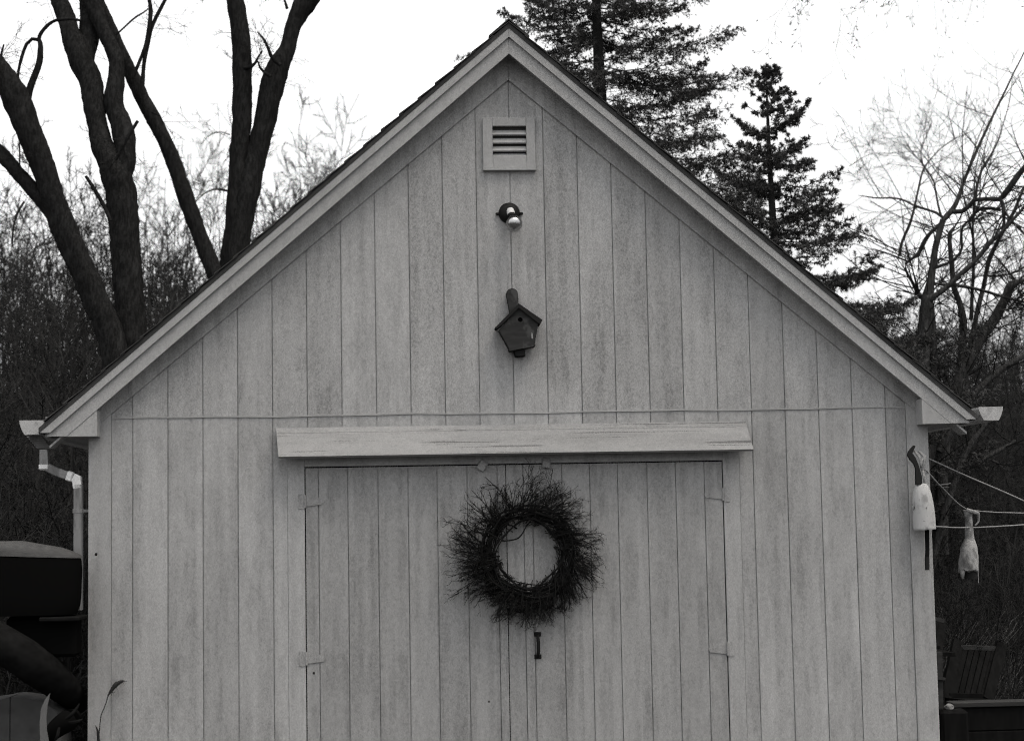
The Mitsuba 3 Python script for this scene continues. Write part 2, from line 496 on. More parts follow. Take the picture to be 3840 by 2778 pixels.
# door leaves, board by board
edges = [[-1.2335, -1.158, -.987, -.81, -.634, -.463, -.286, -.108, -.0585], [-.0545, .045, .099, .275, .441, .607, .783, .954, 1.126, 1.2335]]
for li, e in enumerate(edges):
    leaf = numbered(shed + '__door')
    scene[leaf] = mikit.ply(box(e[0] + .001, e[-1] - .001, -.0055, .02, -.02, 2.1245), 'door_paint')
    labels[leaf] = {'label': 'right door leaf with the black pull handle' if li else 'left door leaf without a handle'}
    for i in range(len(e) - 1):
        y = -.0125 - rng.uniform(0, .0012) - (.004 if li and i == 1 else 0)
        part(leaf, 'board', box(e[i] + (.0005 if i == 0 else .003), e[i + 1] - (.0005 if i == len(e) - 2 else .003), y, -.0056, -.02, 2.1245), 'door_paint')
    hx = e[-1] if li else e[0]
    sgn = 1 if li else -1
    for zc in (1.93, 1.02):
        strap = sg.Polygon([(hx, zc - .03), (hx, zc + .03), (hx - sgn * .1, zc + .018), (hx - sgn * .112, zc), (hx - sgn * .1, zc - .018)])
        kn = trimesh.creation.cylinder(.0075, .075, sections=10)
        kn.apply_translation((hx + sgn * .003, -.0195, zc))
        pl = cbox(*sorted((hx + sgn * .004, hx + sgn * .045)), -.0205, -.0168, zc - .045, zc + .045, .001)
        part(leaf, 'hinge', cat([wallpoly(strap, -.0185, -.0138), kn, pl]), 'door_paint')
    bx = .185 if li else -.195
    tb = cbox(-.024, .024, -.034, -.0170, -.03, .03, .004)
    tb.apply_transform(trimesh.transformations.rotation_matrix(.55 if not li else .1, (0, 1, 0)))
    tb.apply_translation((bx, 0, 2.128 + (.004 if li else -.006)))
    part(leaf, 'turn_button', tb, 'door_paint')
    if li:
        hz, hxx = 1.066, .113
        hd = [cbox(hxx - .021, hxx + .021, -.020, -.0140, hz + .052, hz + .078, .002), cbox(hxx - .021, hxx + .021, -.020, -.0140, hz - .078, hz - .052, .002)]
        P = np.array([(hxx, -.016, hz + .062), (hxx, -.040, hz + .052), (hxx + .002, -.046, hz + .02), (hxx + .002, -.046, hz - .02), (hxx, -.040, hz - .052), (hxx, -.016, hz - .062)])
        hd.append(trimesh.Trimesh(*tube(P, [.0105] * 6, 8, .008), process=False))
        part(leaf, 'handle', cat(hd), 'black_iron', 30, label='black iron pull handle')
for (u_, v_), r_ in (((213, 1227), .0075), ((695, 1490), .0065), ((1083, 1553), .005)):
    p_ = at(u_, v_, -.02)
    kn = trimesh.creation.icosphere(1, r_)
    kn.apply_scale((1, .5, 1.25))
    kn.apply_translation((p_[0], -.0235 if u_ < 300 else -.0135, p_[2]))
    part(shed, 'nail_head', kn, 'black_iron')
# sloping weather board over the door
hb = numbered(shed + '__weather_board')


def sloped(xa, xb, t0, t1, thick, jut=0.0):
    top, bot = np.array([-.022, 2.362]), np.array([-.145, 2.189])
    d = bot - top
    nn = np.array([d[1], -d[0]]) / np.linalg.norm(d)
    if nn[0] > 0:
        nn = -nn
    v = []
    for t in (t0, t1):
        y, z = top + d * t
        for sx in (0, 1):
            x = (xa[0] + (xa[1] - xa[0]) * t) if sx == 0 else (xb[0] + (xb[1] - xb[0]) * t)
            v += [(x, y + nn[0] * jut, z + nn[1] * jut), (x, y - nn[0] * (thick - jut), z - nn[1] * (thick - jut))]
    return trimesh.convex.convex_hull(np.array(v))


xa, xb = (-1.403, -1.381), (1.384, 1.402)
scene[hb] = mikit.ply(cat([sloped(xa, xb, .19, 1.0, .018)]), 'header_paint')
part(hb, 'top_strip', sloped(xa, xb, 0.0, .183, .018, .0), 'header_paint')
# louvred gable vent
vent = numbered(shed + '__gable_vent')
fr = [cbox(-.160, -.101, -.038, -.0150, 3.905, 4.205, .002), cbox(.102, .155, -.038, -.0150, 3.905, 4.205, .002),
      cbox(-.1005, .1015, -.038, -.0150, 4.155, 4.205, .002), cbox(-.1005, .1015, -.038, -.0150, 3.905, 3.975, .002), cbox(-.161, .158, -.046, -.0150, 3.884, 3.9045, .002)]
scene[vent] = mikit.ply(cat(fr), 'vent_paint')
for zc in (4.118, 4.068, 4.0195, 3.9745):
    sl = box(-.1003, .1013, -.005, .005, -.0195, .0195)
    sl.apply_transform(trimesh.transformations.rotation_matrix(math.radians(-38), (1, 0, 0)))
    sl.apply_translation((0, -.012, zc))
    part(vent, 'slat', sl, 'vent_paint')
part(vent, 'inner_screen', box(-.109, .11, .012, .016, 3.966, 4.164), 'vent_screen')
# gutters
def gutter(xin, xout, s):
    """K-shaped trough along the eave with end caps; profile in (x, z)."""
    w = abs(xout - xin)
    prof = np.array([(0, .078), (0, .066), (.012, .03), (.028, .002), (w - .028, 0), (w - .012, .03), (w - .001, .062), (w, .079)])
    prof[:, 0] = xin + s * prof[:, 0]
    prof[:, 1] += 2.341
    g = sg.LineString(prof).buffer(.0015, cap_style='flat')
    trough = wallpoly(g, -.116, L + .1)
    capp = sg.Polygon(prof).buffer(.002)
    return trough, wallpoly(capp, -.124, -.1165), wallpoly(capp, L + .1, L + .104)


gl = gutter(-2.7265, -2.862, -1)
gr = gutter(2.7735, 2.917, 1)
for (tr, c0, c1), nm in ((gl, 'left'), (gr, 'right')):
    gk = part(shed, 'gutter', tr, 'gutter_metal')
    part(gk, 'end_cap', c0, 'gutter_metal')
    part(gk, 'end_cap', c1, 'gutter_metal')
    for yy in (.9, 2.1, 3.3, 4.5, 5.7):
        x0, x1 = (-2.862, -2.7265) if nm == 'left' else (2.7735, 2.917)
        part(gk, 'strap', box(x0, x1, yy, yy + .025, 2.418, 2.421), 'gutter_metal')


# downspout at the left corner: crimped elbow, offset run and drop
def zq(q, Y):
    return at(23.6 + q[0] * .216, 885.9 + q[1] * .216, Y)


def rect_tube(P, w, d, step=None):
    """Rectangular pipe (w across the view, d deep) along points P."""
    v, f = [], []
    P = np.asarray(P)
    t = np.gradient(P, axis=0)
    for i, p in enumerate(P):
        tt = t[i] / np.linalg.norm(t[i])
        side = np.cross(tt, (0, 1, 0))
        side /= np.linalg.norm(side)
        b = np.cross(side, tt)
        for a, c in ((-1, -1), (-.8, -1.12), (.8, -1.12), (1, -1), (1, 1), (-1, 1)):
            v.append(p + side * a * w[i] / 2 + b * c * d[i] / 2)
    n = 6
    for i in range(len(P) - 1):
        for e in range(n):
            a0, a1 = i * n + e, i * n + (e + 1) % n
            f += [(a0, a1, a1 + n), (a0, a1 + n, a0 + n)]
    for k in range(1, n - 1):
        f += [(0, k + 1, k), ((len(P) - 1) * n, (len(P) - 1) * n + k, (len(P) - 1) * n + k + 1)]
    return trimesh.Trimesh(np.array(v), np.array(f), process=False)


ds = numbered(shed + '__downspout')
YD = .02
a, b = zq((655 + 40, 865), YD), zq((655 + 40, 1640), YD)
b[2] = zq((695, 2150), YD)[2]
scene[ds] = mikit.ply(rect_tube(np.array([a, (a + b) / 2, b]), [.046] * 3, [.055] * 3), 'spout_metal')
# crimped elbow under the outlet: ridges across it
n = 15
A, B = zq((232, 352), YD), zq((352, 498), YD)
P = np.array([A + (B - A) * i / (n - 1) for i in range(n)])
vv, ff = [], []
for i in range(n):
    w = .085 - .006 * i / n + (.006 if i % 2 else -.002)
    dd = .05 + (.006 if i % 2 else -.002)
    for sx, sy in ((-1, -1), (1, -1), (1, 1), (-1, 1)):
        vv.append(P[i] + np.array([sx * w / 2, sy * dd / 2, 0]))
for i in range(n - 1):
    for e in range(4):
        a0, a1 = i * 4 + e, i * 4 + (e + 1) % 4
        ff += [(a0, a1, a1 + 4), (a0, a1 + 4, a0 + 4)]
ff += [(0, 2, 1), (0, 3, 2), (4 * n - 4, 4 * n - 3, 4 * n - 2), (4 * n - 4, 4 * n - 2, 4 * n - 1)]
part(ds, 'crimped_elbow', (np.array(vv), np.array(ff)), 'spout_metal')
p1, p2, p3, p4 = zq((345, 508), YD), zq((347, 690), YD), zq((600, 780), YD), zq((692, 850), YD)
part(ds, 'short_drop', rect_tube(np.array([p1, (p1 + p2) / 2, p2 + np.array([0, 0, .012])]), [.044, .047, .05], [.052] * 3), 'spout_metal')
part(ds, 'elbow', cat([cbox(p2[0] - .028, p2[0] + .028, YD - .032, YD + .032, p2[2] - .016, p2[2] + .022, .008)]), 'elbow_metal')
off = np.array([p2 + np.array([.022, 0, -.002]), (p2 + p3) / 2, p3])
part(ds, 'offset_run', rect_tube(off, [.05] * 3, [.05] * 3), 'spout_metal')
e1 = cbox(-.018, .018, -.033, .033, -.029, .029, .006)
e1.apply_transform(trimesh.transformations.rotation_matrix(math.radians(17), (0, 1, 0)))
e1.apply_translation(p3 + np.array([.006, 0, -.001]))
part(ds, 'elbow', e1, 'elbow_metal')
e2 = rect_tube(np.array([p3 + np.array([.026, 0, -.008]), p3 + np.array([.05, 0, -.02]), p4 + np.array([-.006, 0, .01]), p4 + np.array([0, 0, -.03])]), [.05, .052, .05, .048], [.055] * 4)
part(ds, 'elbow', e2, 'elbow_metal')
pb = zq((695, 1135), YD)
part(ds, 'wall_strap', cat([box(pb[0] - .027, pb[0] + .027, YD - .034, YD + .034, pb[2] - .012, pb[2] + .012), box(pb[0] + .02, -HW, YD - .01, YD + .01, pb[2] - .008, pb[2] + .008)]), 'spout_metal')

# ------------------------------------------------------------------ wall lamp
lamp = thing('wall_lamp', 'bare glass bulb on a black round wall plate under the vent', 'lamp')
cx, cz = -.008, 3.628
plate = lathe([(0, 0), (.060, 0), (.064, .006), (.062, .014), (.054, .03), (.036, .042), (0, .046)], 36)
plate.apply_transform(trimesh.transformations.rotation_matrix(math.pi / 2, (1, 0, 0)))
plate.apply_translation((cx, -.0150, cz))
part(lamp, 'wall_plate', plate, 'lamp_black', 40)
for s in (-1, 1):
    ear = cbox(-.012, .012, -.010, .010, -.007, .007, .004)
    ear.apply_translation((cx + s * .070, -.026, cz - .004))
    part(lamp, 'ear', ear, 'lamp_black', 30)
dirb = np.array([.14, -.62, -.77])
dirb /= np.linalg.norm(dirb)
sock0 = np.array([cx + .004, -.045, cz + .014])


def along(mesh, p, d):
    z = np.array([0, 0, 1.0])
    m = trimesh.geometry.align_vectors(z, d)
    m[:3, 3] = p
    mesh.apply_transform(m)
    return mesh


part(lamp, 'socket', along(lathe([(0, 0), (.022, 0), (.024, .008), (.024, .04), (.021, .046), (0, .046)], 24), sock0, dirb), 'porcelain', 40)
part(lamp, 'collar', along(lathe([(0, .046), (.0255, .046), (.027, .055), (.0245, .064), (0, .064)], 24), sock0, dirb), 'lamp_black', 40)
gb = [(0, .064), (.018, .064), (.021, .07), (.034, .084), (.046, .103), (.050, .123), (.046, .143), (.034, .160), (.018, .169), (0, .172)]
bulb = part(lamp, 'bulb', along(lathe(gb, 36), sock0, dirb), 'lamp_glass', True)
gi = [(0, .069), (.012, .069), (.017, .078), (.030, .092), (.041, .108), (.0445, .123), (.041, .139), (.030, .153), (.016, .161), (0, .164)]
part(bulb, 'inner_face', along(lathe(gi, 36), sock0, dirb), 'lamp_silver', True)

# ------------------------------------------------------------------ birdhouse
bh = thing('birdhouse', 'small dark weathered birdhouse hanging askew on the gable', 'birdhouse')


def bq(q, Y):
    return at((1780 + q[0] * .40223) * .590625, (720 + q[1] * .40223) * .590625, Y)


def bpoly(qs, Y0, Y1):
    """Outline traced in the front plane Y0 and extruded straight back to Y1."""
    w = np.array([bq(q, Y0) for q in qs])
    return wallpoly(sg.Polygon(w[:, [0, 2]]).buffer(0), Y0, Y1)


front = [(412, 1075), (592, 1232), (560, 1420), (328, 1468), (226, 1285)]
w = np.array([bq(q, -.135) for q in front])
hole = bq((425, 1190), -.135)
fp = sg.Polygon(w[:, [0, 2]]).buffer(0).difference(sg.Point(hole[0], hole[2]).buffer(.0135))
part(bh, 'front_panel', wallpoly(fp, -.135, -.125), 'birdhouse_wood')
part(bh, 'body', wallpoly(sg.Polygon(w[:, [0, 2]]).buffer(-.001), -.1225, -.030), 'birdhouse_wood')
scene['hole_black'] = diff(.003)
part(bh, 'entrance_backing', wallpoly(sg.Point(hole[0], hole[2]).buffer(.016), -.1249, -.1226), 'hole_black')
part(bh, 'roof_panel', bpoly([(410, 1040), (192, 1262), (208, 1274), (250, 1240), (412, 1078)], -.152, -.025), 'birdhouse_roofing')
part(bh, 'roof_panel', bpoly([(411, 1039), (632, 1192), (612, 1234), (585, 1215), (413, 1079)], -.153, -.025), 'birdhouse_roofing')
tops = [(297 + 52 - 54 * math.cos(t), 948 - 50 * math.sin(t)) for t in np.linspace(0, math.pi, 12)]
part(bh, 'hanging_post', bpoly(tops + [(412, 1075), (330, 1130)], -.075, -.0145), 'birdhouse_wood')
part(bh, 'floor', bpoly([(318, 1462), (560, 1414), (566, 1434), (330, 1480)], -.142, -.028), 'birdhouse_wood')
part(bh, 'perch_block', bpoly([(372, 1474), (466, 1466), (474, 1522), (384, 1528)], -.120, -.0145), 'birdhouse_roofing')
part(bh, 'paint_chip', bpoly([(530, 1310), (542, 1318), (545, 1365), (534, 1370), (528, 1340)], -.1362, -.1351), 'rope_pale')

# ------------------------------------------------------------------ wreath
wr = thing('wreath', 'dark round wreath of bare bristling twigs on the double door', 'wreath')
rw = np.random.default_rng(21)
WC = at(1171, 1226, -.08)
ring = []
for i in range(22):
    n = 90
    a = np.linspace(0, 2 * np.pi, n) * rw.uniform(.75, 1.0) + rw.uniform(0, 6.28)
    rr = .238 + rw.normal(0, .028) + .014 * np.sin(a * rw.integers(2, 5) + rw.uniform(0, 6))
    yy = -.075 + rw.normal(0, .022) + .014 * np.sin(a * rw.integers(3, 7) + rw.uniform(0, 6))
    P = np.stack([WC[0] + rr * np.cos(a), yy, WC[2] + .0 + rr * np.sin(a)], 1)
    ring.append(tube(P, np.full(n, rw.uniform(.003, .0065)), 5))
part(wr, 'woven_ring', cat(ring), 'wreath_twig')
N = 540
th = rw.uniform(0, 2 * np.pi, N)
r0 = rw.uniform(.155, .285, N)
keep = (rw.uniform(size=N) < np.where((th > 1.4) & (th < 3.3), .5, 1.0))
th, r0 = th[keep], r0[keep]
N = len(th)
rad = np.stack([np.cos(th), np.zeros(N), np.sin(th)], 1)
tan = np.stack([np.sin(th), np.zeros(N), -np.cos(th)], 1)          # clockwise seen from the front
phi = np.radians(np.where((th > 1.9) & (th < 3.5), rw.normal(12, 26, N), np.where((th > 3.5) & (th < 5.2), rw.normal(28, 30, N), rw.normal(46, 18, N))))
d = rad * np.cos(phi)[:, None] + tan * np.sin(phi)[:, None]
d[:, 1] = rw.normal(-.18, .28, N)
d = norm(d)
ll = rw.uniform(.06, .235, N) * np.where((th > 1.2) & (th < 3.5), 1.3, 1.0)
ll *= 1 - .9 * (r0 - .175)
P0 = np.array([WC[0], 0, WC[2]]) + rad * r0[:, None]
P0[:, 1] = rw.uniform(-.11, -.03, N)
P2 = P0 + d * ll[:, None]
P1 = (P0 + P2) / 2 + rw.normal(size=(N, 3)) * .024 + rad * .012
for q in (P1, P2):
    q[:, 1] = np.clip(q[:, 1], -.21, -.022)
b0 = (P0, P1, P2, rw.uniform(.0022, .0042, N), np.full(N, .0015))
b1 = grow(b0, 5, rw, .62, (22, 60), 0, .15, .75, .6, .2, .0013)
b2 = grow(b1, 2, rw, .6, (25, 60), 0, .3, .8, .7, .2, .0011)
bb = join(b0, b1, b2)
for k in (0, 1, 2):
    bb[k][:, 1] = np.minimum(bb[k][:, 1], -.0165)
part(wr, 'bristling_twigs', twig_mesh(bb), 'wreath_twig', kind='stuff')
lp = np.array([(WC[0] + a_, -.12 + .01 * k_, WC[2] + b_) for k_, (a_, b_) in enumerate(((-.19, .07), (-.14, .078), (-.10, .082), (-.062, .092), (-.035, .118), (-.016, .15), (.01, .18)))])
part(wr, 'loose_twig', tube(lp, [.003, .004, .0045, .0045, .004, .003, .002], 5, .01), 'wreath_twig')

# ------------------------------------------------------------------ buoys and ropes at the right corner


def kq(q, Y):
    return at(1949 + q[0] * .2159, 945 + q[1] * .2159, Y)


bu = thing('buoy', 'smooth white buoy hanging on the right corner of the shed', 'buoy')
Yb = -.10
bot, top = kq((458, 1055), Yb), kq((424, 575), Yb)
ax = top - bot
H = np.linalg.norm(ax)
sc = 1 / 372.
prof = [(0, 0), (.064, 0), (.0668, .004), (.0672, .012), (.0655, H * .35), (.0625, H * .58), (.055, H * .76), (.043, H * .90), (.030, H * .975), (.02, H), (0, H)]
bm = along(lathe(prof, 40), bot, ax / H)
v = np.array(bm.vertices)
v += (npnoise(v * 40, 3)[:, None] - .5) * .004 * norm(v - (bot + ax / 2))
bm.vertices = v
part(bu, 'body', bm, 'buoy_foam', 40)
so = [(352, 192), (330, 215), (300, 252), (288, 288), (312, 335), (352, 376), (372, 430), (374, 590), (432, 596), (428, 505), (398, 402), (366, 322), (332, 272), (346, 232), (364, 200)]
wv = np.array([kq(q, Yb - .03) for q in so])
part(bu, 'strap', wallpoly(sg.Polygon(wv[:, [0, 2]]).buffer(.0015), Yb - .03, Yb - .008), 'buoy_dark', label='dark strap above the white body')
for i, (q0, q1, q2) in enumerate((((395, 250), (455, 330), (425, 440)), ((340, 240), (410, 330), (425, 430)), ((440, 440), (420, 380), (470, 300)), ((430, 430), (450, 520), (462, 590)))):
    part(bu, 'rope_loop', tube(np.array([kq(q0, Yb + .01), kq(q1, Yb - .025), kq(q2, Yb - .01)]), [.007, .008, .007], 7, .012, .2, i, 60), 'rope_pale', 40)
sp = np.array([kq((482, 1050), Yb), kq((486, 1250), Yb), kq((484, 1335), Yb)])
part(bu, 'spindle', tube(sp, [.0125, .0125, .0125], 10), 'leg_grey', 40)
part(bu, 'spindle_tip', tube(np.array([kq((483, 1332), Yb), kq((486, 1468), Yb)]), [.0135, .013], 10), 'buoy_dark', 40)

b2_ = thing('buoy', 'worn grey buoy with a ragged lower edge hanging from the ropes', 'buoy')
Y2 = .35
bot, top = kq((905, 1480), Y2), kq((918, 1150), Y2)
ax = top - bot
H = np.linalg.norm(ax)
prof = [(0, .0), (.060, 0), (.062, .01), (.060, H * .3), (.055, H * .6), (.047, H * .82), (.036, H * .94), (.028, H), (0, H)]
bm = along(lathe(prof, 36), bot, ax / H)
bm = bm.subdivide()
v = np.array(bm.vertices)
dd = (npnoise(v * 38, 9) - .5) * .010
v += norm(v - (bot + ax / 2)) * dd[:, None]
v[:, 2] += np.where(v[:, 2] < bot[2] + .02, (npnoise(v * 55, 2) - .6) * .035, 0)
bm.vertices = v
part(b2_, 'body', bm, 'buoy_worn', 40)
part(b2_, 'neck', tube(np.array([kq((918, 1200), Y2), kq((914, 1020), Y2), kq((908, 930), Y2), kq((900, 850), Y2)]), [.03, .026, .024, .030], 10, .02, .22, 7, 25), 'buoy_worn', 40)
part(b2_, 'rope_loop', tube(np.array([kq((890, 850), Y2 - .02), kq((960, 872), Y2 - .03), kq((1010, 890), Y2 - .02), kq((1012, 960), Y2), kq((975, 1010), Y2)]), [.012, .012, .010, .007, .005], 7, .012, .2, 2, 50), 'rope_pale', 40)
part(b2_, 'bottom_plug', tube(np.array([kq((935, 1470), Y2), kq((935, 1562), Y2)]), [.040, .038], 14), 'buoy_dark', 40)
part(b2_, 'torn_flap', cat([tube(np.array([kq((848, 1470), Y2 - .03), kq((846, 1530), Y2 - .03), kq((850, 1560), Y2 - .03)]), [.016, .011, .003], 6), tube(np.array([kq((1004, 1480), Y2 - .02), kq((1012, 1600), Y2 - .02)]), [.005, .002], 5)]), 'buoy_worn', 40)


def rope(uv, Ys, r, lab, sag=0.0):
    P = np.array([kq(q, Y) for q, Y in zip(uv, Ys)])
    if sag:
        P = resample(P, np.ones(len(P)), .08)[0]
    k = thing('rope', lab, 'rope')
    scene[k] = mikit.ply(tube(P, np.full(len(P), r), 7, .03, .25, 3, 90), 'rope_pale', 40)


rope([(440, 300), (482, 318), (860, 490), (1380, 715), (1900, 960), (2400, 1190)], [-.02, .0, .15, .35, .55, .75], .0042, 'pale rope slanting down from the top of the shed corner, highest of the ropes')
rope([(430, 425), (460, 440), (615, 600), (880, 838), (905, 848), (1300, 880), (1477, 884), (2300, 905)], [-.10, -.05, .05, .33, .35, .5, .6, 1.0], .0038, 'pale rope running from the white buoy to the head of the worn buoy')
rope([(482, 1000), (580, 1020), (850, 1032), (1000, 1030), (1477, 1004), (2300, 950)], [-.03, .02, .2, .45, .6, 1.0], .0042, 'pale rope running level behind the neck of the worn buoy')
k = 'rope_001'
part(k, 'frayed_end', cat([tube(np.array([kq((600, 598), .05), kq((730, 580), .03)]), [.003, .002], 5), tube(np.array([kq((630, 620), .06), kq((710, 618), .04)]), [.002, .0012], 5)]), 'rope_pale')

# ------------------------------------------------------------------ outboard motor, shell, weed on the left


def oq(q, Y):
    return at(q[0] * .2981, 1151.7 + q[1] * .2981, Y)


ob = thing('outboard_motor', 'black outboard motor with a grey top cap beside the left wall', 'outboard motor')
YO = -.22


def loft(sections, n=28):
    """Closed skin through rounded-rectangle sections (centre, half x, half y, z)."""
    v = []
    a = np.arange(n) * 2 * np.pi / n
    cs, sn = np.cos(a), np.sin(a)
    sq = (np.abs(cs) ** 2.5 + np.abs(sn) ** 2.5) ** (-1 / 2.5)
    for x, y, z, hx, hy, tilt in sections:
        v.append(np.stack([x + hx * cs * sq, y + hy * sn * sq, z + tilt * cs * sq * hx], 1))
    m = len(sections)
    v = np.vstack(v + [np.array([[sections[0][0], sections[0][1], sections[0][2]]]), np.array([[sections[-1][0], sections[-1][1], sections[-1][2]]])])
    f = []
    for i in range(m - 1):
        for j in range(n):
            a0, a1 = i * n + j, i * n + (j + 1) % n
            f += [(a0, a1, a1 + n), (a0, a1 + n, a0 + n)]
    for j in range(n):
        f += [(m * n, (j + 1) % n, j), (m * n + 1, (m - 1) * n + j, (m - 1) * n + (j + 1) % n)]
    return np.array(v), np.array(f)


cR, cL = oq((606, 500), YO), oq((-330, 500), YO)
cxm, chw = (cR[0] + cL[0]) / 2, (cR[0] - cL[0]) / 2
zt, zs, zb = oq((200, 152), YO)[2], oq((300, 262), YO)[2], oq((300, 700), YO)[2]
part(ob, 'cowl_cap', loft([(cxm, YO, zs, chw * 1.0, .17, -.05), (cxm, YO, zs + .022, chw * .975, .165, -.07), (cxm - .008, YO, zs + .045, chw * .9, .155, -.09), (cxm - .02, YO, zs + .066, chw * .74, .135, -.09), (cxm - .06, YO, zt - .01, chw * .5, .1, -.05), (cxm - .07, YO, zt, chw * .25, .06, 0)]), 'cowl_grey', 50, label='grey rounded cap of the motor cowl')
part(ob, 'cowl', loft([(cxm - .01, YO, zb, chw * .95, .15, 0), (cxm - .003, YO, zb + .05, chw * .985, .16, 0), (cxm, YO, zb + .12, chw * .99, .165, 0), (cxm, YO, zs - .08, chw * 1.0, .168, 0), (cxm, YO, zs - .003, chw * .985, .166, -.05)]), 'cowl_black', 50)
q0, q1 = oq((290, 722), YO - .15), oq((592, 748), YO - .15)
part(ob, 'trim_band', cbox(q0[0], q1[0], YO - .158, YO + .1, q1[2], q0[2], .006), 'leg_grey')
q0, q1 = oq((60, 755), YO), oq((580, 1010), YO)
part(ob, 'bracket', cbox(q0[0], q1[0], YO - .06, YO + .12, q1[2], q0[2] + .03, .02), 'cowl_black')
lv = []
for q, yy, w in (((-160, 830), -.42, .105), ((200, 1035), -.36, .108), ((400, 1185), -.2, .098), ((520, 1290), .08, .08), ((570, 1370), .3, .06)):
    lv.append((oq(q, yy), w))
part(ob, 'leg', tube(np.array([a for a, b in lv]), [b * 1.0 for a, b in lv], 14, .04, .06, 3, 12), 'leg_grey', 50)
part(ob, 'gear_case', tube(np.array([oq((330, 1640), YO - .2), oq((440, 1530), YO - .2), oq((500, 1490), YO - .2), oq((560, 1450), YO - .1)]), [.03, .055, .06, .03], 14, .02), 'cowl_black', 50)
c0 = sg.Polygon([(372, 1283), (335, 1330), (306, 1400), (296, 1500), (300, 1660), (366, 1660), (348, 1560), (344, 1470), (352, 1380)])
wv = np.array([oq(q, YO - .3) for q in c0.exterior.coords[:-1]])
blade = wallpoly(sg.Polygon(wv[:, [0, 2]]), YO - .305, YO - .292)
part(ob, 'propeller_blade', blade, 'blade_grey', label='pale grey curved propeller blade')
for qa, qb in (((490, 1475), (590, 1360)), ((510, 1500), (610, 1476)), ((440, 1540), (400, 1640))):
    part(ob, 'propeller_blade', tube(np.array([oq(qa, YO - .29), oq(((qa[0] + qb[0]) / 2 + 8, (qa[1] + qb[1]) / 2 + 8), YO - .31), oq(qb, YO - .29)]), [.007, .010, .003], 6, .02), 'leg_grey', 40)

sh = thing('fender', 'rounded grey metal fender with a dark seam in the bottom left corner', 'fender')
top = [(-420, 1500), (-300, 1400), (-150, 1350), (0, 1330), (60, 1311), (150, 1316), (240, 1330), (330, 1352), (420, 1420), (450, 1560), (455, 1700)]
for a_, b_ in ((0, 5), (4, 11)):
    seg = top[a_:b_]
    if a_ == 0:
        seg = top[:4] + [(72, 1312)]
    else:
        seg = [(79, 1312)] + top[5:]
    wv = np.array([oq(q, -.15) for q in seg])
    base = [(wv[-1][0], .2), (wv[0][0], .2)]
    m = wallpoly(sg.Polygon([(p[0], p[2]) for p in wv] + base).buffer(-.004).buffer(.004), -.15, .16)
    part(sh, 'panel', m, 'shell_grey', 35)
wv = np.array([oq(q, -.1) for q in top])
part(sh, 'seam_backing', wallpoly(sg.Polygon([(p[0], p[2] - .012) for p in wv] + [(wv[-1][0], -.02), (wv[0][0], -.02)]), -.135, .15), 'dark_gap')

wd = thing('dried_weed', 'dried bent weed with a dark seed head against the left wall', 'weed')


def wq(q, Y):
    return at(q[0] * .1361, 1417.5 + q[1] * .1361, Y)


stem = [wq(q, -.06) for q in ((1640, 1240), (1690, 1110), (1730, 1000), (1760, 900), (1800, 830), (1860, 740))]
g0 = stem[0].copy()
base = [np.array([g0[0] - .035, -.07, -.05]), np.array([g0[0] - .02, -.06, .35])]
part(wd, 'stem', tube(np.array(base + stem), [.004, .0035, .0028, .0026, .0026, .003, .004, .003], 6, .02), 'weed_dark')
hp = np.array([wq(q, -.065) for q in ((1755, 905), (1800, 830), (1870, 735), (1920, 690), (1980, 665), (2025, 655))])
part(wd, 'seed_head', tube(hp, [.003, .008, .0125, .012, .008, .003], 9, .006, .5, 4, 70), 'weed_dark')
rl = np.random.default_rng(4)
lv = []
for i in range(26):
    p = hp[rl.integers(1, 5)]
    lv.append(tube(np.array([p, p + rl.normal(size=3) * np.array([.012, .006, .012]) + np.array([.006, 0, -.012])]), [.0028, .0006], 4))
part(wd, 'dry_bracts', cat(lv), 'weed_dark')
lf = np.array([wq(q, -.05) for q in ((1600, 1800), (1602, 1640), (1590, 1480), (1548, 1372))])
Pl, Rl = resample(lf, [.010, .0085, .007, .001], .01)
t_, n_, b_ = frames(Pl)
vv = np.vstack([Pl + np.array([1, 0, 0]) * Rl[:, None], Pl + np.array([0, -.006, 0]), Pl - np.array([1, 0, 0]) * Rl[:, None]])
m_ = len(Pl)
ff = []
for i in range(m_ - 1):
    for o in (0, m_):
        ff += [(o + i, o + i + 1, o + m_ + i + 1), (o + i, o + m_ + i + 1, o + m_ + i)]
part(wd, 'leaf', (vv, np.array(ff)), 'weed_dark', True)

# ------------------------------------------------------------------ chairs, timber edging and stone on the right


def rq(q, Y):
    return at(2019.8 + q[0] * .2081, 1299.3 + q[1] * .2081, Y)


def bar(a, b, w, d, extra=0):
    """A square-edged bar from a to b."""
    a, b = np.asarray(a, float), np.asarray(b, float)
    t = (b - a) / np.linalg.norm(b - a)
    s = np.cross(t, (0, 1, 0))
    s /= np.linalg.norm(s)
    n = np.cross(s, t)
    v = [p + s * i * w / 2 + n * j * d / 2 for p in (a, b) for i, j in ((-1, -1), (1, -1), (1, 1), (-1, 1))]
    return trimesh.convex.convex_hull(np.array(v))


ch = thing('garden_chair', 'dark slatted wooden garden chair leaning beside the right shed corner', 'chair')
YC = 3.5
TL, BL, TR, BR = rq((490, 575), YC), rq((352, 1190), YC - .25), rq((952, 600), YC), rq((800, 1200), YC - .25)
for a, b in ((TL, BL), (TR, BR)):
    part(ch, 'back_post', bar(a, b, .085, .05), 'chair_wood')


def cm(s, t):
    return (TL * (1 - s) + TR * s) * (1 - t) + (BL * (1 - s) + BR * s) * t


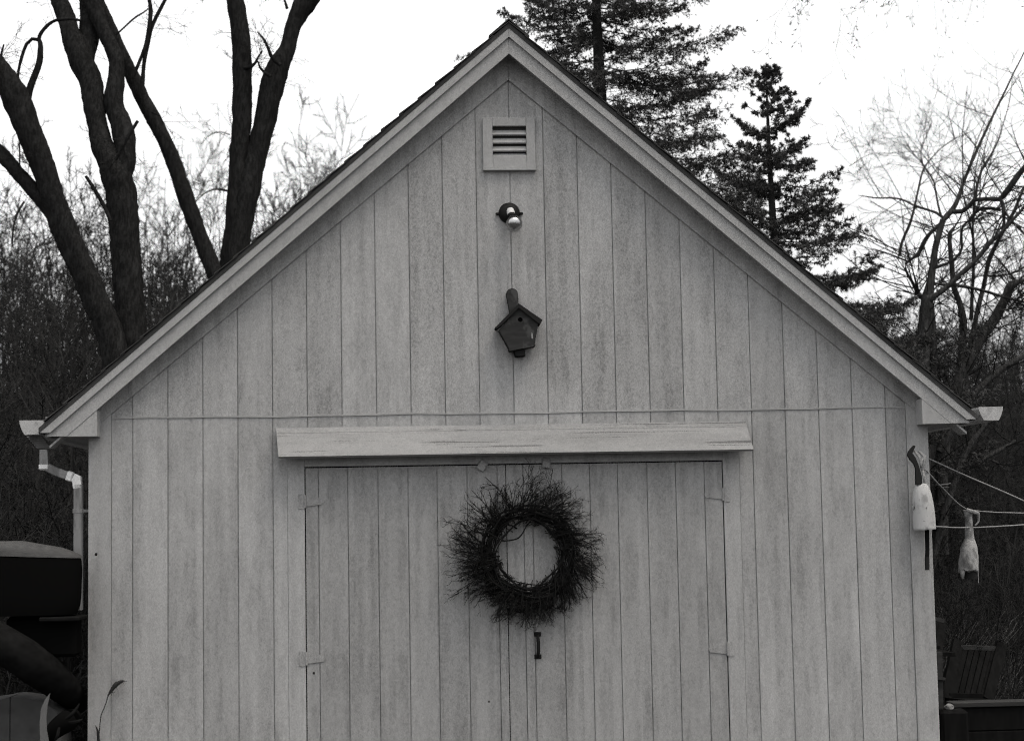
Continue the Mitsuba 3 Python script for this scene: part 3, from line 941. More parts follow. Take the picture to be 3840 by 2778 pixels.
part(ch, 'top_rail', bar(cm(.08, .1), cm(.92, .1), .035, .045), 'old_timber')
part(ch, 'bottom_rail', bar(cm(.08, .95), cm(.92, .95), .05, .045), 'chair_wood')
for s in (.2, .34, .48, .62, .76, .87):
    part(ch, 'slat', bar(cm(s, .12), cm(s, .93), .040, .02), 'chair_wood')
seat = [cm(.02, .98), cm(.98, .98), cm(.98, .98) + np.array([.06, -.42, .02]), cm(.02, .98) + np.array([.06, -.42, .02])]
seat = np.array(seat)
part(ch, 'seat', trimesh.convex.convex_hull(np.vstack([seat, seat - np.array([0, 0, .03])])), 'chair_wood')
for p in seat:
    part(ch, 'leg', bar(p - np.array([0, 0, .02]), np.array([p[0], p[1], -.1]), .04, .04), 'chair_wood')

c2 = thing('garden_chair', 'dark wooden garden chair half hidden behind the right shed corner', 'chair')
YC2 = 3.3
TL, TR, BL, BR = rq((60, 290), YC2), rq((335, 362), YC2), rq((40, 650), YC2 - .15), rq((290, 660), YC2 - .15)
part(c2, 'top_rail', bar(cm(0, .0), cm(1, .0), .03, .05), 'old_timber')
for s in (.05, .3, .55, .8, .96):
    part(c2, 'slat', bar(cm(s, .03), cm(s, 1), .062, .02), 'chair_wood')
part(c2, 'bottom_rail', bar(cm(-.02, 1), cm(1.02, 1), .05, .04), 'chair_wood')
for s in (0.02, .95):
    p = cm(s, 1)
    part(c2, 'leg', bar(p, np.array([p[0] + .02, p[1], -.1]), .045, .045), 'chair_wood')
st = np.array([cm(0, 1), cm(1, 1), cm(1, 1) + np.array([0, -.4, 0]), cm(0, 1) + np.array([0, -.4, 0])])
part(c2, 'seat', trimesh.convex.convex_hull(np.vstack([st, st - np.array([0, 0, .03])])), 'chair_wood')

po = thing('post', 'short weathered grey post between the shed corner and the chairs', 'post')
a, b = rq((278, 690), 2.7), rq((272, 1230), 2.7)
b[2] = -.1
part(po, 'shaft', bar(a, b, .052, .05), 'old_timber')
part(po, 'cross_piece', bar(rq((225, 965), 2.66), rq((352, 978), 2.66), .018, .03), 'old_timber')

tb = thing('timber_edging', 'low dark timber edging in front of the slatted chair', 'edging')
a, b = rq((430, 1232), 2.25), rq((1192, 1230), 2.25)
m = cbox(a[0], a[0] + 3.2, 2.25, 2.37, -.12, a[2], .008)
part(tb, 'top_board', cbox(a[0], a[0] + 3.2, 2.24, 2.40, a[2] - .035, a[2], .004), 'old_timber')
for i in range(3):
    h = (a[2] + .12 - .036) / 3
    part(tb, 'timber', cbox(a[0] + .01, a[0] + 3.19, 2.262, 2.38, -.12 + i * h, -.12 + (i + 1) * h - .004, .006), 'chair_wood')

sn = thing('stone', 'pale broken stone lying beside the timber edging', 'stone')
c = rq((395, 1275), 2.15)
sm = trimesh.creation.icosphere(2, 1.0)
v = np.array(sm.vertices)
v = v * np.array([.036, .035, .024]) * (1 + .5 * (npnoise(v * 1.6 + 3, 2)[:, None] - .5))
sm.vertices = v + c
scene[sn] = mikit.ply(sm, 'stone_grey')
sup = cbox(c[0] - .08, c[0] + .12, 2.08, 2.235, -.12, c[2] - .018, .02)
p2k = thing('block', 'dark rough block under the pale broken stone', 'block')
v = np.array(sup.subdivide().subdivide().vertices)
sub = sup.subdivide().subdivide()
sub.vertices = v + (npnoise(v * 30, 1)[:, None] - .5) * .012
scene[p2k] = mikit.ply(sub, 'chair_wood')

# ------------------------------------------------------------------ ground and wooded slope
gx = np.concatenate([np.linspace(-260, -14, 14), np.linspace(-12, 12, 61), np.linspace(14, 260, 14)])
gy = np.concatenate([np.linspace(-120, -12, 8), np.linspace(-11, 14, 64), np.linspace(15, 60, 46), np.linspace(66, 300, 14)])
X, Y = np.meshgrid(gx, gy)


def terrain(x, y):
    s = np.clip((y - 13) / 50, 0, 1)
    h = 5.6 * s * s * (3 - 2 * s) * (1 - .2 * np.clip(x / 20, -.4, 1)) + np.clip((y - 60) / 200, 0, 1) * 3
    wob = (npnoise(np.stack([x * .4, y * .4, x * 0], -1), 3) - .5) * .16 * np.clip((np.abs(x) - 2.2) / 1.5 + np.clip(y - 7, 0, 1), 0, 1)
    return -.1 + h + wob


Z = terrain(X, Y)
nx, ny = len(gx), len(gy)
i, j = np.meshgrid(np.arange(ny - 1), np.arange(nx - 1), indexing='ij')
a0 = i * nx + j
F = np.concatenate([np.stack([a0, a0 + 1, a0 + nx + 1], -1).reshape(-1, 3), np.stack([a0, a0 + nx + 1, a0 + nx], -1).reshape(-1, 3)])
V = np.stack([X.ravel(), Y.ravel(), Z.ravel()], 1)
scene['ground'] = mikit.ply((V, F), 'ground_soil', smooth=True)
labels['ground'] = {'label': 'dark bare soil and leaf litter around the shed', 'kind': 'structure'}

# ------------------------------------------------------------------ big bare trees on the left


def z1(q, Y):
    return at(q[0] * .3599, q[1] * .3599, Y)


def limb(tree, name, q, Y, conv, seed, w_scale=1.0, dy=0.0, bump=.22, sides=18, ext=0, twig=None):
    """A limb traced as (x, y, width) in the photograph, standing at depth Y and receding by dy along its length."""
    n = len(q)
    Ys = [Y + dy * i / max(n - 1, 1) for i in range(n)]
    P = np.array([conv(p, yy) for p, yy in zip(q, Ys)])
    k = 3839.0
    un = .3599 if conv is z1 else (.2519 if conv is r1 else 1.0)
    R = np.array([p[2] * un * (yy - CAM[1]) / k / 2 * w_scale * (.88 if conv is r1 else 1.0) for p, yy in zip(q, Ys)])
    if ext:
        d = (P[-1] - P[-2]) / np.linalg.norm(P[-1] - P[-2])
        d2 = d * .8 + np.array([0, .1, .6])
        P = np.vstack([P, P[-1] + d * ext * .5, P[-1] + d * ext * .5 + d2 * ext * .5])
        R = np.r_[R, R[-1] * .75, R[-1] * .45]
    big = R.max() > .03
    mesh = tube(P, R, 36 if big else 8, .04 if big else .08, bump * .8 if big else bump, seed, 17 if big else 25)
    key = part(tree, name, mesh, 'bark_grey' if conv is r1 or Y < 8.2 else 'bark', 55 if big else True)
    LIMBS.setdefault(tree, []).append((P, R))
    return key, P, R


def r1(q, Y):
    return at(1830.9 + q[0] * .2519, 295.3 + q[1] * .2519, Y)


def uv(q, Y):
    return at(q[0], q[1], Y)


LIMBS = {}
rt = np.random.default_rng(77)


def twigs_on(tree, key_name, count, rng, length=(.3, .9), r=.004, levels=(4, 3), up=.25, tmin=.3, bsdf='twig', lim=None):
    """Fine twigs along the traced limbs of a tree, as one part."""
    src = LIMBS[tree] if lim is None else [LIMBS[tree][i] for i in lim]
    P0, D, RR = [], [], []
    for c in range(count):
        P, R = src[rng.integers(len(src))]
        s = rng.uniform(tmin, 1) * (len(P) - 1)
        i = min(int(s), len(P) - 2)
        f = s - i
        p = P[i] * (1 - f) + P[i + 1] * f
        t = (P[i + 1] - P[i]) / np.linalg.norm(P[i + 1] - P[i])
        d = rng.normal(size=3)
        d -= t * (d @ t) * .8
        d /= np.linalg.norm(d)
        d = d + t * .5 + np.array([0, 0, up])
        d /= np.linalg.norm(d)
        P0.append(p)
        D.append(d)
        RR.append(min(r, (R[i] * (1 - f) + R[i + 1] * f) * .5))
    P0, D, RR = np.array(P0), np.array(D), np.array(RR)
    l = rng.uniform(*length, len(P0))[:, None]
    P2 = P0 + D * l
    b0 = (P0, (P0 + P2) / 2 + rng.normal(size=P0.shape) * l * .08, P2, RR, RR * .45)
    bs = [b0]
    for n in levels:
        bs.append(grow(bs[-1], n, rng, .55, (25, 60), up * .2, .25, .7, .5, .16, .0026))
    part(tree, key_name, twig_mesh(join(*bs)), bsdf, kind='stuff')


t1 = thing('bare_tree', 'big bare tree at far left with thick trunks fanning out from one base', 'tree', None)
limb(t1, 'trunk', [(860, 4150, 260), (850, 3000, 235), (815, 2150, 200), (780, 1641, 175), (762, 1350, 178), (735, 1150, 190), (690, 1010, 170), (632, 900, 135), (605, 800, 122), (585, 700, 126), (572, 600, 135), (558, 510, 142), (512, 400, 146), (470, 300, 138), (430, 190, 116), (398, 90, 108), (362, 0, 105)], 9.0, z1, 1, ext=2.2, dy=.6)
limb(t1, 'limb', [(505, 470, 60), (522, 400, 100), (535, 300, 120), (548, 180, 124), (560, 60, 140), (562, -30, 150)], 9.42, z1, 65, dy=.4, ext=1.8)
limb(t1, 'trunk', [(800, 2950, 170), (700, 2150, 165), (560, 1780, 160), (480, 1600, 150), (385, 1380, 160), (330, 1230, 140), (275, 1060, 140), (215, 900, 150), (160, 760, 160), (95, 600, 165), (30, 470, 130), (-40, 370, 110)], 8.8, z1, 2, ext=1.6, dy=-.3)
limb(t1, 'limb', [(345, 1330, 120), (270, 1240, 100), (150, 1110, 88), (0, 940, 84), (-70, 870, 80)], 8.7, z1, 3, ext=1.2)
limb(t1, 'limb', [(735, 1260, 50), (752, 1120, 100), (772, 980, 122), (768, 890, 130), (756, 800, 134), (735, 740, 126), (712, 690, 116), (697, 600, 124), (712, 520, 108), (718, 400, 94), (690, 300, 92), (640, 200, 88), (600, 100, 100), (570, 0, 110)], 9.15, z1, 4, dy=.4, ext=2.0)
limb(t1, 'branch', [(170, 610, 50), (190, 530, 42), (225, 440, 40), (248, 350, 38), (250, 280, 32), (240, 240, 26), (285, 165, 22), (350, 125, 20), (430, 118, 18), (500, 130, 14)], 8.8, z1, 5, bump=.25)
limb(t1, 'branch', [(244, 248, 24), (205, 240, 22), (165, 270, 22), (135, 350, 20), (115, 430, 18), (108, 500, 14)], 8.8, z1, 6, bump=.25)
limb(t1, 'branch', [(5, 420, 24), (8, 340, 16), (24, 275, 10)], 8.6, z1, 7)
limb(t1, 'branch', [(680, 1360, 24), (640, 1270, 26), (590, 1180, 25), (545, 1110, 22), (528, 1085, 20)], 8.7, z1, 8)
limb(t1, 'branch', [(848, 745, 22), (790, 840, 24), (740, 930, 22), (715, 985, 18)], 8.6, z1, 9)
limb(t1, 'branch', [(150, 1240, 14), (100, 1330, 13), (80, 1420, 12), (75, 1520, 9)], 8.4, z1, 10)
limb(t1, 'branch', [(118, 880, 10), (122, 960, 10), (120, 1060, 8)], 8.5, z1, 11)
twigs_on(t1, 'fine_twigs', 80, rt, (.2, .55), .003, (3, 2), .1)

t2 = thing('bare_tree', 'big bare tree with three long dark stems rising behind the left roof slope', 'tree', None)
limb(t2, 'trunk', [(1440, 4150, 190), (1430, 3000, 185), (1420, 2200, 175), (1428, 1760, 168), (1440, 1600, 165), (1458, 1380, 150), (1465, 1150, 128), (1476, 900, 116), (1490, 700, 120), (1490, 400, 116), (1478, 200, 112), (1448, 0, 106)], 10.0, z1, 12, ext=2.4)
limb(t2, 'trunk', [(1440, 2150, 120), (1370, 1800, 105), (1300, 1630, 100), (1240, 1480, 98), (1160, 1260, 98), (1090, 1060, 96), (1020, 880, 92), (940, 720, 92), (870, 590, 90), (800, 440, 88), (735, 310, 82), (680, 190, 90), (620, 60, 85), (590, -20, 80)], 9.7, z1, 13, dy=.5, ext=1.5)
limb(t2, 'trunk', [(520, 640, 55), (527, 540, 50), (540, 470, 48), (551, 420, 49), (566, 351, 46), (587, 268, 47), (600, 205, 52), (615, 152, 50), (638, 104, 35), (648, 67, 34), (661, 33, 42), (680, 0, 50), (700, -30, 44)], 9.9, uv, 14, dy=.3, ext=2.0)
limb(t2, 'branch', [(622, 145, 9), (602, 128, 9), (595, 110, 7.5), (586, 90, 6), (570, 71, 3)], 9.8, uv, 15)
limb(t2, 'branch', [(600, 170, 8), (579, 155, 7), (574, 146, 5), (571, 136, 4)], 9.8, uv, 16)
limb(t2, 'branch', [(540, 152, 9), (560, 147, 8), (568, 135, 6), (573, 125, 5), (581, 113, 3)], 9.9, uv, 17)
limb(t2, 'branch', [(636, 20, 8), (630, 0, 5), (622, -14, 3)], 9.9, uv, 18)
limb(t2, 'branch', [(868, 610, 20), (876, 540, 28), (885, 400, 26), (905, 290, 28), (930, 180, 26), (975, 80, 24), (1020, -5, 22)], 9.6, z1, 19, ext=.7)
limb(t2, 'branch', [(812, 490, 16), (826, 460, 22), (865, 360, 22), (900, 270, 26), (920, 150, 28), (928, 60, 28), (915, -10, 22)], 9.55, z1, 20, ext=.7)
limb(t2, 'branch', [(712, 218, 12), (760, 175, 12), (830, 110, 13), (880, 80, 10), (915, 55, 8)], 9.6, z1, 21)
limb(t2, 'branch', [(930, 690, 10), (970, 700, 10), (1000, 740, 9), (1010, 770, 6)], 9.6, z1, 22)
limb(t2, 'branch', [(1415, 830, 9), (1350, 812, 7), (1280, 840, 6), (1240, 890, 4)], 9.8, z1, 23)
limb(t2, 'branch', [(1400, 1175, 14), (1320, 1165, 11), (1260, 1190, 8), (1210, 1240, 5)], 9.7, z1, 24)
twigs_on(t2, 'fine_twigs', 90, rt, (.2, .6), .003, (3, 2), .1)

# ------------------------------------------------------------------ bare trees on the right
t3 = thing('bare_tree', 'spreading bare tree with forking limbs to the right of the spruces', 'tree', None)
YR = 7.6
limb(t3, 'trunk', [(840, 3700, 180), (842, 2700, 155), (846, 1885, 142), (868, 1641, 138), (885, 1470, 130), (915, 1300, 78), (935, 1150, 68), (958, 1000, 64), (990, 880, 62), (1022, 760, 58)], YR, r1, 31, bump=.15)
limb(t3, 'trunk', [(870, 3700, 100), (880, 2700, 95), (938, 2080, 86), (930, 1720, 82), (905, 1480, 80), (890, 1400, 50)], YR + .25, r1, 66, bump=.15)
limb(t3, 'limb', [(1022, 770, 50), (1060, 720, 56), (1100, 680, 56), (1150, 590, 44), (1190, 470, 36), (1240, 340, 32), (1310, 170, 30), (1390, 0, 28), (1460, -150, 24), (1550, -330, 20), (1640, -520, 15)], YR, r1, 32, dy=.5, ext=.8)
limb(t3, 'limb', [(1100, 690, 50), (1190, 685, 46), (1250, 640, 46), (1310, 585, 44), (1420, 578, 44), (1520, 580, 46), (1560, 540, 60), (1620, 460, 66), (1690, 360, 60), (1760, 280, 56)], YR, r1, 33, dy=-.4, ext=1.2)
limb(t3, 'limb', [(1530, 580, 36), (1555, 660, 38), (1560, 760, 32), (1555, 850, 26)], YR - .4, r1, 34)
limb(t3, 'branch', [(1310, 585, 26), (1330, 430, 26), (1370, 310, 24), (1440, 200, 20), (1510, 60, 16), (1545, -60, 12)], YR, r1, 35, ext=.5)
limb(t3, 'branch', [(1020, 740, 32), (950, 692, 26), (860, 665, 24), (770, 635, 22), (680, 590, 20), (580, 568, 18), (460, 572, 16), (370, 560, 12), (280, 545, 8)], YR, r1, 36, dy=.3)
limb(t3, 'branch', [(1010, 740, 26), (985, 650, 20), (960, 520, 18), (945, 430, 18), (905, 360, 16), (862, 300, 18), (835, 250, 14), (828, 170, 12), (855, 80, 10), (885, 0, 9), (930, -110, 7)], YR, r1, 37, dy=.3)
limb(t3, 'branch', [(640, 1080, 34), (655, 980, 30), (690, 890, 30), (730, 800, 28), (760, 700, 24), (785, 590, 22), (815, 450, 20), (845, 330, 18), (880, 270, 16), (940, 200, 12), (1020, 120, 10), (1130, 50, 9), (1240, -5, 8)], YR + .6, r1, 38)
limb(t3, 'branch', [(850, 280, 12), (790, 210, 9), (735, 140, 9), (690, 60, 7), (655, -10, 5)], YR + .5, r1, 39)
limb(t3, 'branch', [(828, 165, 8), (740, 162, 6), (600, 178, 5), (480, 175, 5), (370, 188, 6), (280, 240, 8), (200, 290, 9)], YR + .5, r1, 40)
limb(t3, 'branch', [(1005, 790, 34), (950, 845, 34), (890, 900, 38), (850, 970, 44), (810, 1060, 40), (740, 1110, 30), (690, 1150, 26)], YR + .2, r1, 41)
limb(t3, 'branch', [(885, 1450, 60), (810, 1420, 38), (760, 1320, 32), (710, 1235, 26), (690, 1180, 18)], YR + .1, r1, 42)
limb(t3, 'limb', [(900, 1460, 90), (980, 1410, 56), (1080, 1335, 52), (1170, 1240, 48), (1260, 1170, 46), (1360, 1060, 44), (1430, 970, 44), (1530, 880, 36), (1620, 780, 34), (1735, 650, 30), (1800, 560, 26)], YR - .3, r1, 43, dy=-.4, ext=.8)
limb(t3, 'branch', [(940, 1190, 34), (1000, 1165, 30), (1070, 1140, 26), (1140, 1090, 22), (1190, 1030, 24), (1185, 900, 24), (1190, 830, 22), (1260, 760, 26), (1310, 690, 32), (1390, 660, 32), (1530, 680, 26)], YR + .1, r1, 44)
limb(t3, 'branch', [(1050, 850, 18), (1080, 900, 20), (1120, 830, 18), (1160, 770, 14), (1200, 690, 10)], YR, r1, 45)
twigs_on(t3, 'fine_twigs', 190, rt, (.3, 1.1), .009, (4, 2), .15, .12)

t4 = thing('bare_tree', 'bare tree with crossing trunks at the right edge above the gutter', 'tree', None)
YQ = 9.0
limb(t4, 'trunk', [(1015, 3700, 120), (1030, 2700, 110), (1130, 2250, 95), (1178, 2087, 88), (1195, 1857, 84), (1200, 1643, 78), (1172, 1500, 62), (1116, 1340, 56), (1100, 1150, 52), (1085, 1000, 44), (1080, 900, 40), (1120, 830, 24)], YQ, r1, 51)
limb(t4, 'trunk', [(1010, 3700, 140), (1030, 2650, 130), (1187, 2142, 116), (1275, 1972, 110), (1374, 1773, 106), (1480, 1630, 104), (1530, 1530, 98), (1580, 1430, 92), (1630, 1330, 86), (1700, 1300, 44), (1780, 1280, 30)], YQ - .2, r1, 52, ext=.6)
limb(t4, 'trunk', [(1030, 3400, 90), (1040, 2650, 80), (1200, 2150, 60), (1270, 1885, 52), (1318, 1600, 50), (1380, 1345, 46), (1430, 1110, 46), (1490, 980, 42), (1560, 850, 36), (1640, 700, 32), (1735, 480, 26), (1800, 340, 20)], YQ + .2, r1, 53, ext=.8)
limb(t4, 'branch', [(1270, 1641, 40), (1280, 1400, 36), (1290, 1200, 32), (1290, 1000, 28), (1285, 850, 24), (1295, 700, 20), (1310, 560, 15)], YQ, r1, 54)
limb(t4, 'branch', [(980, 1330, 24), (1100, 1335, 30), (1250, 1355, 32), (1400, 1390, 30), (1560, 1440, 28), (1735, 1485, 24), (1820, 1510, 18)], YQ - .3, r1, 55)
limb(t4, 'branch', [(1390, 1250, 18), (1500, 1255, 20), (1620, 1235, 18), (1735, 1180, 15)], YQ + .3, r1, 56)
limb(t4, 'branch', [(1460, 1060, 16), (1530, 1130, 18), (1610, 1230, 18), (1690, 1330, 14)], YQ + .3, r1, 57)
limb(t4, 'branch', [(1530, 1560, 20), (1600, 1545, 22), (1680, 1530, 20), (1760, 1560, 14)], YQ - .3, r1, 58)
limb(t4, 'branch', [(1300, 700, 12), (1370, 830, 14), (1420, 960, 16)], YQ, r1, 59)
limb(t4, 'branch', [(1580, 1560, 16), (1660, 1470, 20), (1735, 1400, 18)], YQ, r1, 60)
limb(t4, 'branch', [(2080, 1000, 17), (2110, 950, 16), (2140, 900, 14), (2180, 850, 13), (2225, 815, 13), (2270, 785, 13)], YQ - 1, uv, 61, ext=.8)
limb(t4, 'trunk', [(2030, 1560, 26), (2050, 1330, 20), (2085, 1160, 17), (2110, 1080, 16), (2140, 1000, 15), (2175, 950, 10), (2215, 905, 6)], YQ - 1.2, uv, 62)
limb(t4, 'branch', [(2120, 1060, 10), (2150, 1030, 11), (2190, 1010, 11), (2235, 985, 9), (2250, 975, 6)], YQ - 1.2, uv, 63)
limb(t4, 'branch', [(2175, 1012, 6), (2200, 1020, 6), (2225, 1040, 5), (2245, 1065, 3)], YQ - 1.2, uv, 64)
twigs_on(t4, 'fine_twigs', 210, rt, (.3, 1.1), .009, (4, 2), .15, .15)


# ------------------------------------------------------------------ spruces
def spruce(label, base, H, spread, seed, crown_base, density=1.0, droop=.0, open_=1.0, trunk_r=.16, gap=.0):
    rng = np.random.default_rng(seed)
    k = thing('spruce_tree', label, 'tree')
    base = np.asarray(base, float)
    n = 40
    z = np.linspace(0, 1, n)
    P = base + np.stack([.05 * np.sin(z * 5), .05 * np.cos(z * 4), z * H], 1)
    part(k, 'trunk', tube(P, trunk_r * (1 - z) ** .9 + .004, 12, None, .12, seed, 10), 'spruce_bark', 55)
    B, sec = [], []
    zz = crown_base
    while zz < H - .05:
        q = (H - zz)
        m = rng.integers(4, 7)
        a0 = rng.uniform(0, 6.28)
        for i in range(m):
            a = a0 + i * 6.28 / m + rng.normal(0, .25)
            l = spread(q) * rng.uniform(.6, 1.12)
            d = np.array([math.cos(a), math.sin(a), 0])
            rise = .42 if q < 1.0 else (.10 if q < 2.0 else -.08)
            p0 = base + np.array([0, 0, zz + rng.normal(0, .05)])
            p2 = p0 + d * l + np.array([0, 0, l * (rise + rng.normal(0, .07)) + .1 * l])
            p1 = p0 + d * l * .55 + np.array([0, 0, l * (rise * .5 - .12)])
            r = .006 + .009 * min(1, l / 2)
            B.append((p0, p1, p2, r, .003))
        zz += rng.uniform(.11, .26) * (1 + .25 * min(q, 4) / 4) / density / (1 + .10 * max(0, min(q, 5) - 1))
    b0 = tuple(np.array([b[i] for b in B]) for i in range(5))
    # side shoots: two ranks along every bough, more upright towards the tips
    P0, P1, P2, r0, r2 = b0
    L_ = np.linalg.norm(P2 - P0, axis=1)
    lists = []
    for i in range(len(P0)):
        c = max(5, int(L_[i] / .036))
        t = np.linspace(.12, 1, c) + rng.normal(0, .01, c)
        t = t[rng.uniform(size=c) < .92]
        t = np.clip(t, 0, 1)[:, None]
        pos = (1 - t) ** 2 * P0[i] + 2 * t * (1 - t) * P1[i] + t * t * P2[i]
        tan = norm(2 * (1 - t) * (P1[i] - P0[i]) + 2 * t * (P2[i] - P1[i]))
        side = norm(np.cross(tan, [0, 0, 1]))
        s = np.where(np.arange(len(t)) % 2, 1, -1)[:, None]
        dirs = norm(tan * .75 + side * s * rng.uniform(.5, 1.1, (len(t), 1)) + np.array([0, 0, 1]) * rng.normal(-.14, .17, (len(t), 1)))
        l = (.05 + .42 * L_[i] / 2 * np.sin(np.pi * np.clip(t, .08, .93)) ** .7) * rng.uniform(.6, 1.25, (len(t), 1))
        q2 = pos + dirs * l
        q1 = (pos + q2) / 2 + np.array([0, 0, -.03]) * l
        lists.append((pos, q1, q2, np.full(len(t), .0035), np.full(len(t), .002)))
    b1 = join(*lists)
    b2 = grow(b1, 5, rng, .6, (25, 60), .0, .2, .8, .6, .08, .0016)
    # needles: short blades all round every shoot
    shoots = join(b1, b2)
    sl = np.linalg.norm(shoots[2] - shoots[0], axis=1)
    per = 14
    m = len(sl)
    t = rng.uniform(.05, 1.02, (m, per))
    p = (shoots[0][:, None] * ((1 - t) ** 2)[..., None] + 2 * shoots[1][:, None] * (t * (1 - t))[..., None] + shoots[2][:, None] * (t * t)[..., None]).reshape(-1, 3)
    tan = np.repeat(norm(shoots[2] - shoots[0]), per, 0)
    perp = rng.normal(size=p.shape)
    perp = norm(perp - tan * (perp * tan).sum(1, keepdims=True))
    nd = norm(tan * .55 + perp)
    nl = rng.uniform(.024, .046, len(p))[:, None]
    wv_ = norm(np.cross(nd, rng.normal(size=p.shape))) * .0055
    v = np.stack([p - wv_, p + wv_, p + nd * nl], 1).reshape(-1, 3)
    f = np.arange(len(v)).reshape(-1, 3)
    part(k, 'boughs', twig_mesh(join(b0, b1)), 'spruce_bark', kind='stuff')
    part(k, 'needle_sprays', (v, f), 'spruce_needle', kind='stuff')
    return k, len(f)


s2b = at(1737, 1159, 8.0)
s2top = at(1718, 150, 8.0)[2]
sp2 = spruce('whole young dark spruce with its tip in view right of the gable', (s2b[0], 8.0, -.1), s2top + .1, lambda q: (.04 + .46 * q) if q < 1 else min(.50 + .68 * (q - 1), 2.0), 14, 1.9, trunk_r=.12, density=1.25)
s1b = at(1352, 1159, 10.5)
sp1 = spruce('tall dark spruce behind the right roof slope with its top out of frame', (s1b[0], 10.5, -.1), 10.6, lambda q: min(.3 + .42 * q, 2.15), 29, 3.4, trunk_r=.2, density=.98)

# ------------------------------------------------------------------ thicket of bare saplings: prototypes and copies


def sapling_clump(seed, stems, H, spread, nb, n2, n3, ang=(18, 42), rmin=.0028, r0=.022):
    rng = np.random.default_rng(seed)
    P0 = np.c_[rng.normal(0, spread, (stems, 2)), np.full(stems, -.3)]
    h = H * rng.uniform(.65, 1.08, stems)
    P2 = P0 + np.c_[rng.normal(0, .08, (stems, 2)) * h[:, None], h]
    P1 = (P0 + P2) / 2 + np.c_[rng.normal(0, .04, (stems, 2)) * h[:, None], np.zeros(stems)]
    b0 = (P0, P1, P2, rng.uniform(.6, 1.2, stems) * r0, np.full(stems, .004))
    b1 = grow(b0, nb, rng, .33, ang, .18, .14, .5, .4, .14, rmin)
    b2 = grow(b1, n2, rng, .5, (25, 65), .1, .2, .7, .5, .17, rmin)
    b3 = grow(b2, n3, rng, .55, (25, 75), .03, .2, .8, .6, .2, rmin * .8)
    return twig_mesh(join(b0, b1, b2, b3))


protos = []
for i in range(5):
    gk = f'sapling_source_{i}'
    scene[gk] = {'type': 'shapegroup', 'plant': mikit.ply(sapling_clump(100 + i, 5, 6.6, .55, 12, 6, 3, (22, 55), .0072, .036), 'twig_far')}
    protos.append(gk)
for i in range(3):
    gk = f'bramble_source_{i}'
    scene[gk] = {'type': 'shapegroup', 'plant': mikit.ply(sapling_clump(200 + i, 14, 1.9, .35, 10, 5, 3, (25, 60), .0032, .009), 'twig')}
    protos.append(gk)
rp = np.random.default_rng(404)
labels['thicket'] = {'label': 'dense far thicket of bare saplings and undergrowth behind the shed', 'category': 'thicket', 'kind': 'stuff'}
labels['bramble'] = {'label': 'low dark tangle of bare brambles around the shed', 'category': 'brambles', 'kind': 'stuff'}
cnt = {'thicket': 0, 'bramble': 0}


def copy(name, proto, x, y, s, rz, lean=0.0):
    cnt[name] += 1
    z = float(terrain(np.array(x), np.array(y)))
    scene[f'{name}__{cnt[name]:03d}'] = {'type': 'instance', 'group': {'type': 'ref', 'id': proto},
                                         'to_world': T().translate([x, y, z]).rotate([0, 0, 1], rz).rotate([1, 0, 0], lean).scale([s, s, s * rp.uniform(.9, 1.1)])}


def wood(n, xr, yr, sr):
    for i in range(n):
        y = rp.uniform(*yr)
        x = rp.uniform(*xr) * (y + 10.25) / 30 - .66
        copy('thicket', protos[rp.integers(5)], x, y, rp.uniform(*sr), rp.uniform(0, 360), rp.normal(0, 3))


wood(34, (-8.0, -1.2), (13, 22), (.62, 1.0))
wood(72, (-8.0, -1.0), (22, 42), (.9, 1.28))
for i in range(36):
    y = rp.uniform(15, 50)
    copy('bramble', protos[5 + rp.integers(3)], rp.uniform(-8.0, -1.2) * (y + 10.25) / 30, y, rp.uniform(1.2, 2.0) * (.6 + y / 60), rp.uniform(0, 360), rp.normal(0, 6))
wood(36, (2.4, 11.0), (13, 22), (.5, .8))
wood(62, (1.8, 11.5), (22, 46), (.6, .95))
for i in range(110):
    y = rp.uniform(16, 58)
    copy('bramble', protos[5 + rp.integers(3)], rp.uniform(1.8, 11.5) * (y + 10.25) / 30, y, rp.uniform(1.2, 2.0) * (.5 + y / 50), rp.uniform(0, 360), rp.normal(0, 6))
wood(14, (-2.0, 2.2), (20, 40), (.6, .8))
for i in range(60):
    y = rp.uniform(7, 15)
    copy('bramble', protos[5 + rp.integers(3)], rp.uniform(2.5, 5.4) * (y + 10.25) / 20, y, rp.uniform(.9, 1.7), rp.uniform(0, 360), rp.normal(0, 6))
for i in range(26):
    y = rp.uniform(4.2, 8)
    copy('bramble', protos[5 + rp.integers(3)], rp.uniform(3.0, 5.6), y, rp.uniform(.6, 1.1), rp.uniform(0, 360), rp.normal(0, 8))
for i in range(80):
    y = rp.uniform(3, 15)
    copy('bramble', protos[5 + rp.integers(3)], -rp.uniform(2.9, 6.2) * (y + 10.25) / 18, y, rp.uniform(.9, 1.8), rp.uniform(0, 360), rp.normal(0, 6))

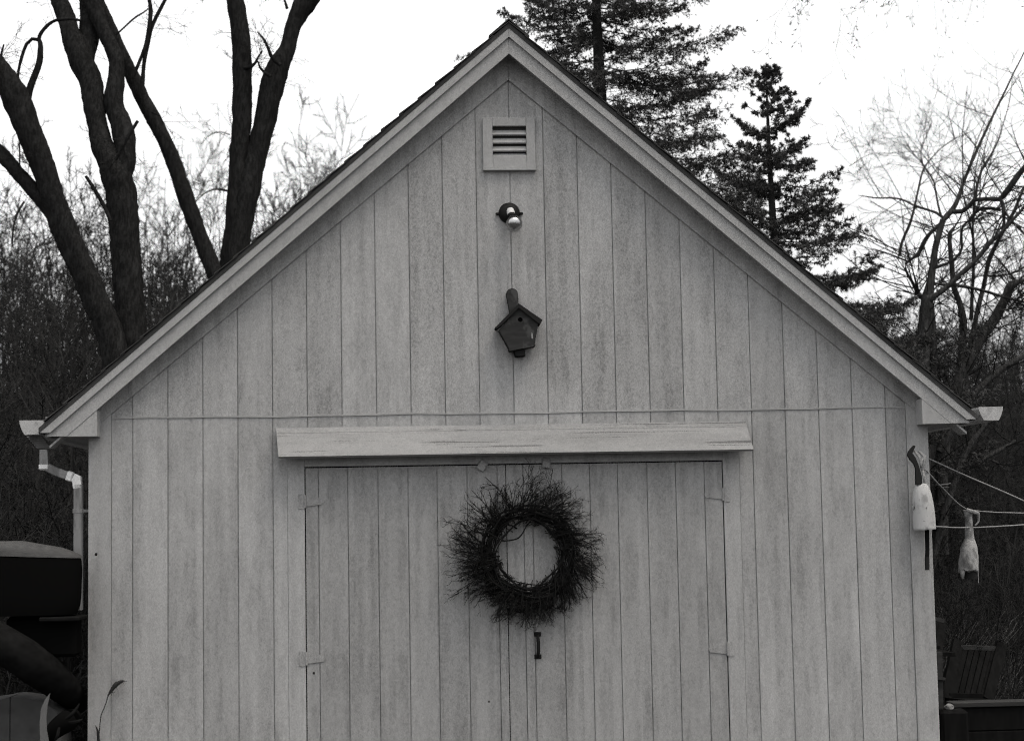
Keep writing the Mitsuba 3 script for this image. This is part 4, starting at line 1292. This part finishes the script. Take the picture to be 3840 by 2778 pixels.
# dry stalks in front of the brambles on the right
rg = np.random.default_rng(6)
n = 260
P0 = np.c_[rg.uniform(3.25, 5.2, n), rg.uniform(4.0, 5.4, n), np.full(n, -.1)]
hh = rg.uniform(.35, 1.05, n)
P2 = P0 + np.c_[hh * rg.uniform(.05, .75, n), rg.normal(0, .12, n), hh]
P1 = (P0 + P2) / 2 + np.c_[-.1 * hh, rg.normal(0, .02, n), .06 * hh]
gb_ = (P0, P1, P2, rg.uniform(.0018, .0035, n), np.full(n, .001))
scene['dry_grass'] = mikit.ply(twig_mesh(join(gb_, grow(gb_, 2, rg, .35, (15, 35), .05, .4, .7, .5, .1, .001))), 'dry_stalk')
labels['dry_grass'] = {'label': 'pale dry leaning grass stalks behind the slatted chair', 'category': 'grass', 'kind': 'stuff'}

# ------------------------------------------------------------------ thin budding twigs hanging in from above on the right
oh = thing('overhanging_branch', 'thin budding twigs hanging in at the top right corner of the sky', 'branch')
ro = np.random.default_rng(909)
YV = 5.5
m1 = [(2420, -260), (2300, -170), (2150, -80), (2000, -40), (1850, -25), (1740, -5)]
P = np.array([at(a, b, YV + .1 * i) for i, (a, b) in enumerate(m1)])
scene_limb = tube(P, [.022, .017, .013, .009, .006, .003], 8, .06, .15, 2, 20)
part(oh, 'stem', scene_limb, 'bark', True)
bp = batch(*resample(P, [.011, .009, .006, .005, .004, .002], .25))
b1 = grow(bp, 3, ro, 3.6, (25, 80), -.55, .0, .5, .35, .08, .002, .35)
b2 = grow(b1, 6, ro, .55, (25, 60), -.1, .15, .7, .5, .1, .0017)
b3 = grow(b2, 3, ro, .5, (25, 65), .0, .2, .8, .6, .1, .0015)
part(oh, 'hanging_twigs', twig_mesh(join(b1, b2, b3)), 'bud_twig', kind='stuff')
tips = b3[2][ro.uniform(size=len(b3[2])) < .45]
d = norm(ro.normal(size=(len(tips), 3)))
bud = (tips, tips + d * .010, tips + d * .028, np.full(len(tips), .0055), np.full(len(tips), .002))
part(oh, 'buds', twig_mesh(bud, 4), 'bud_twig', kind='stuff')
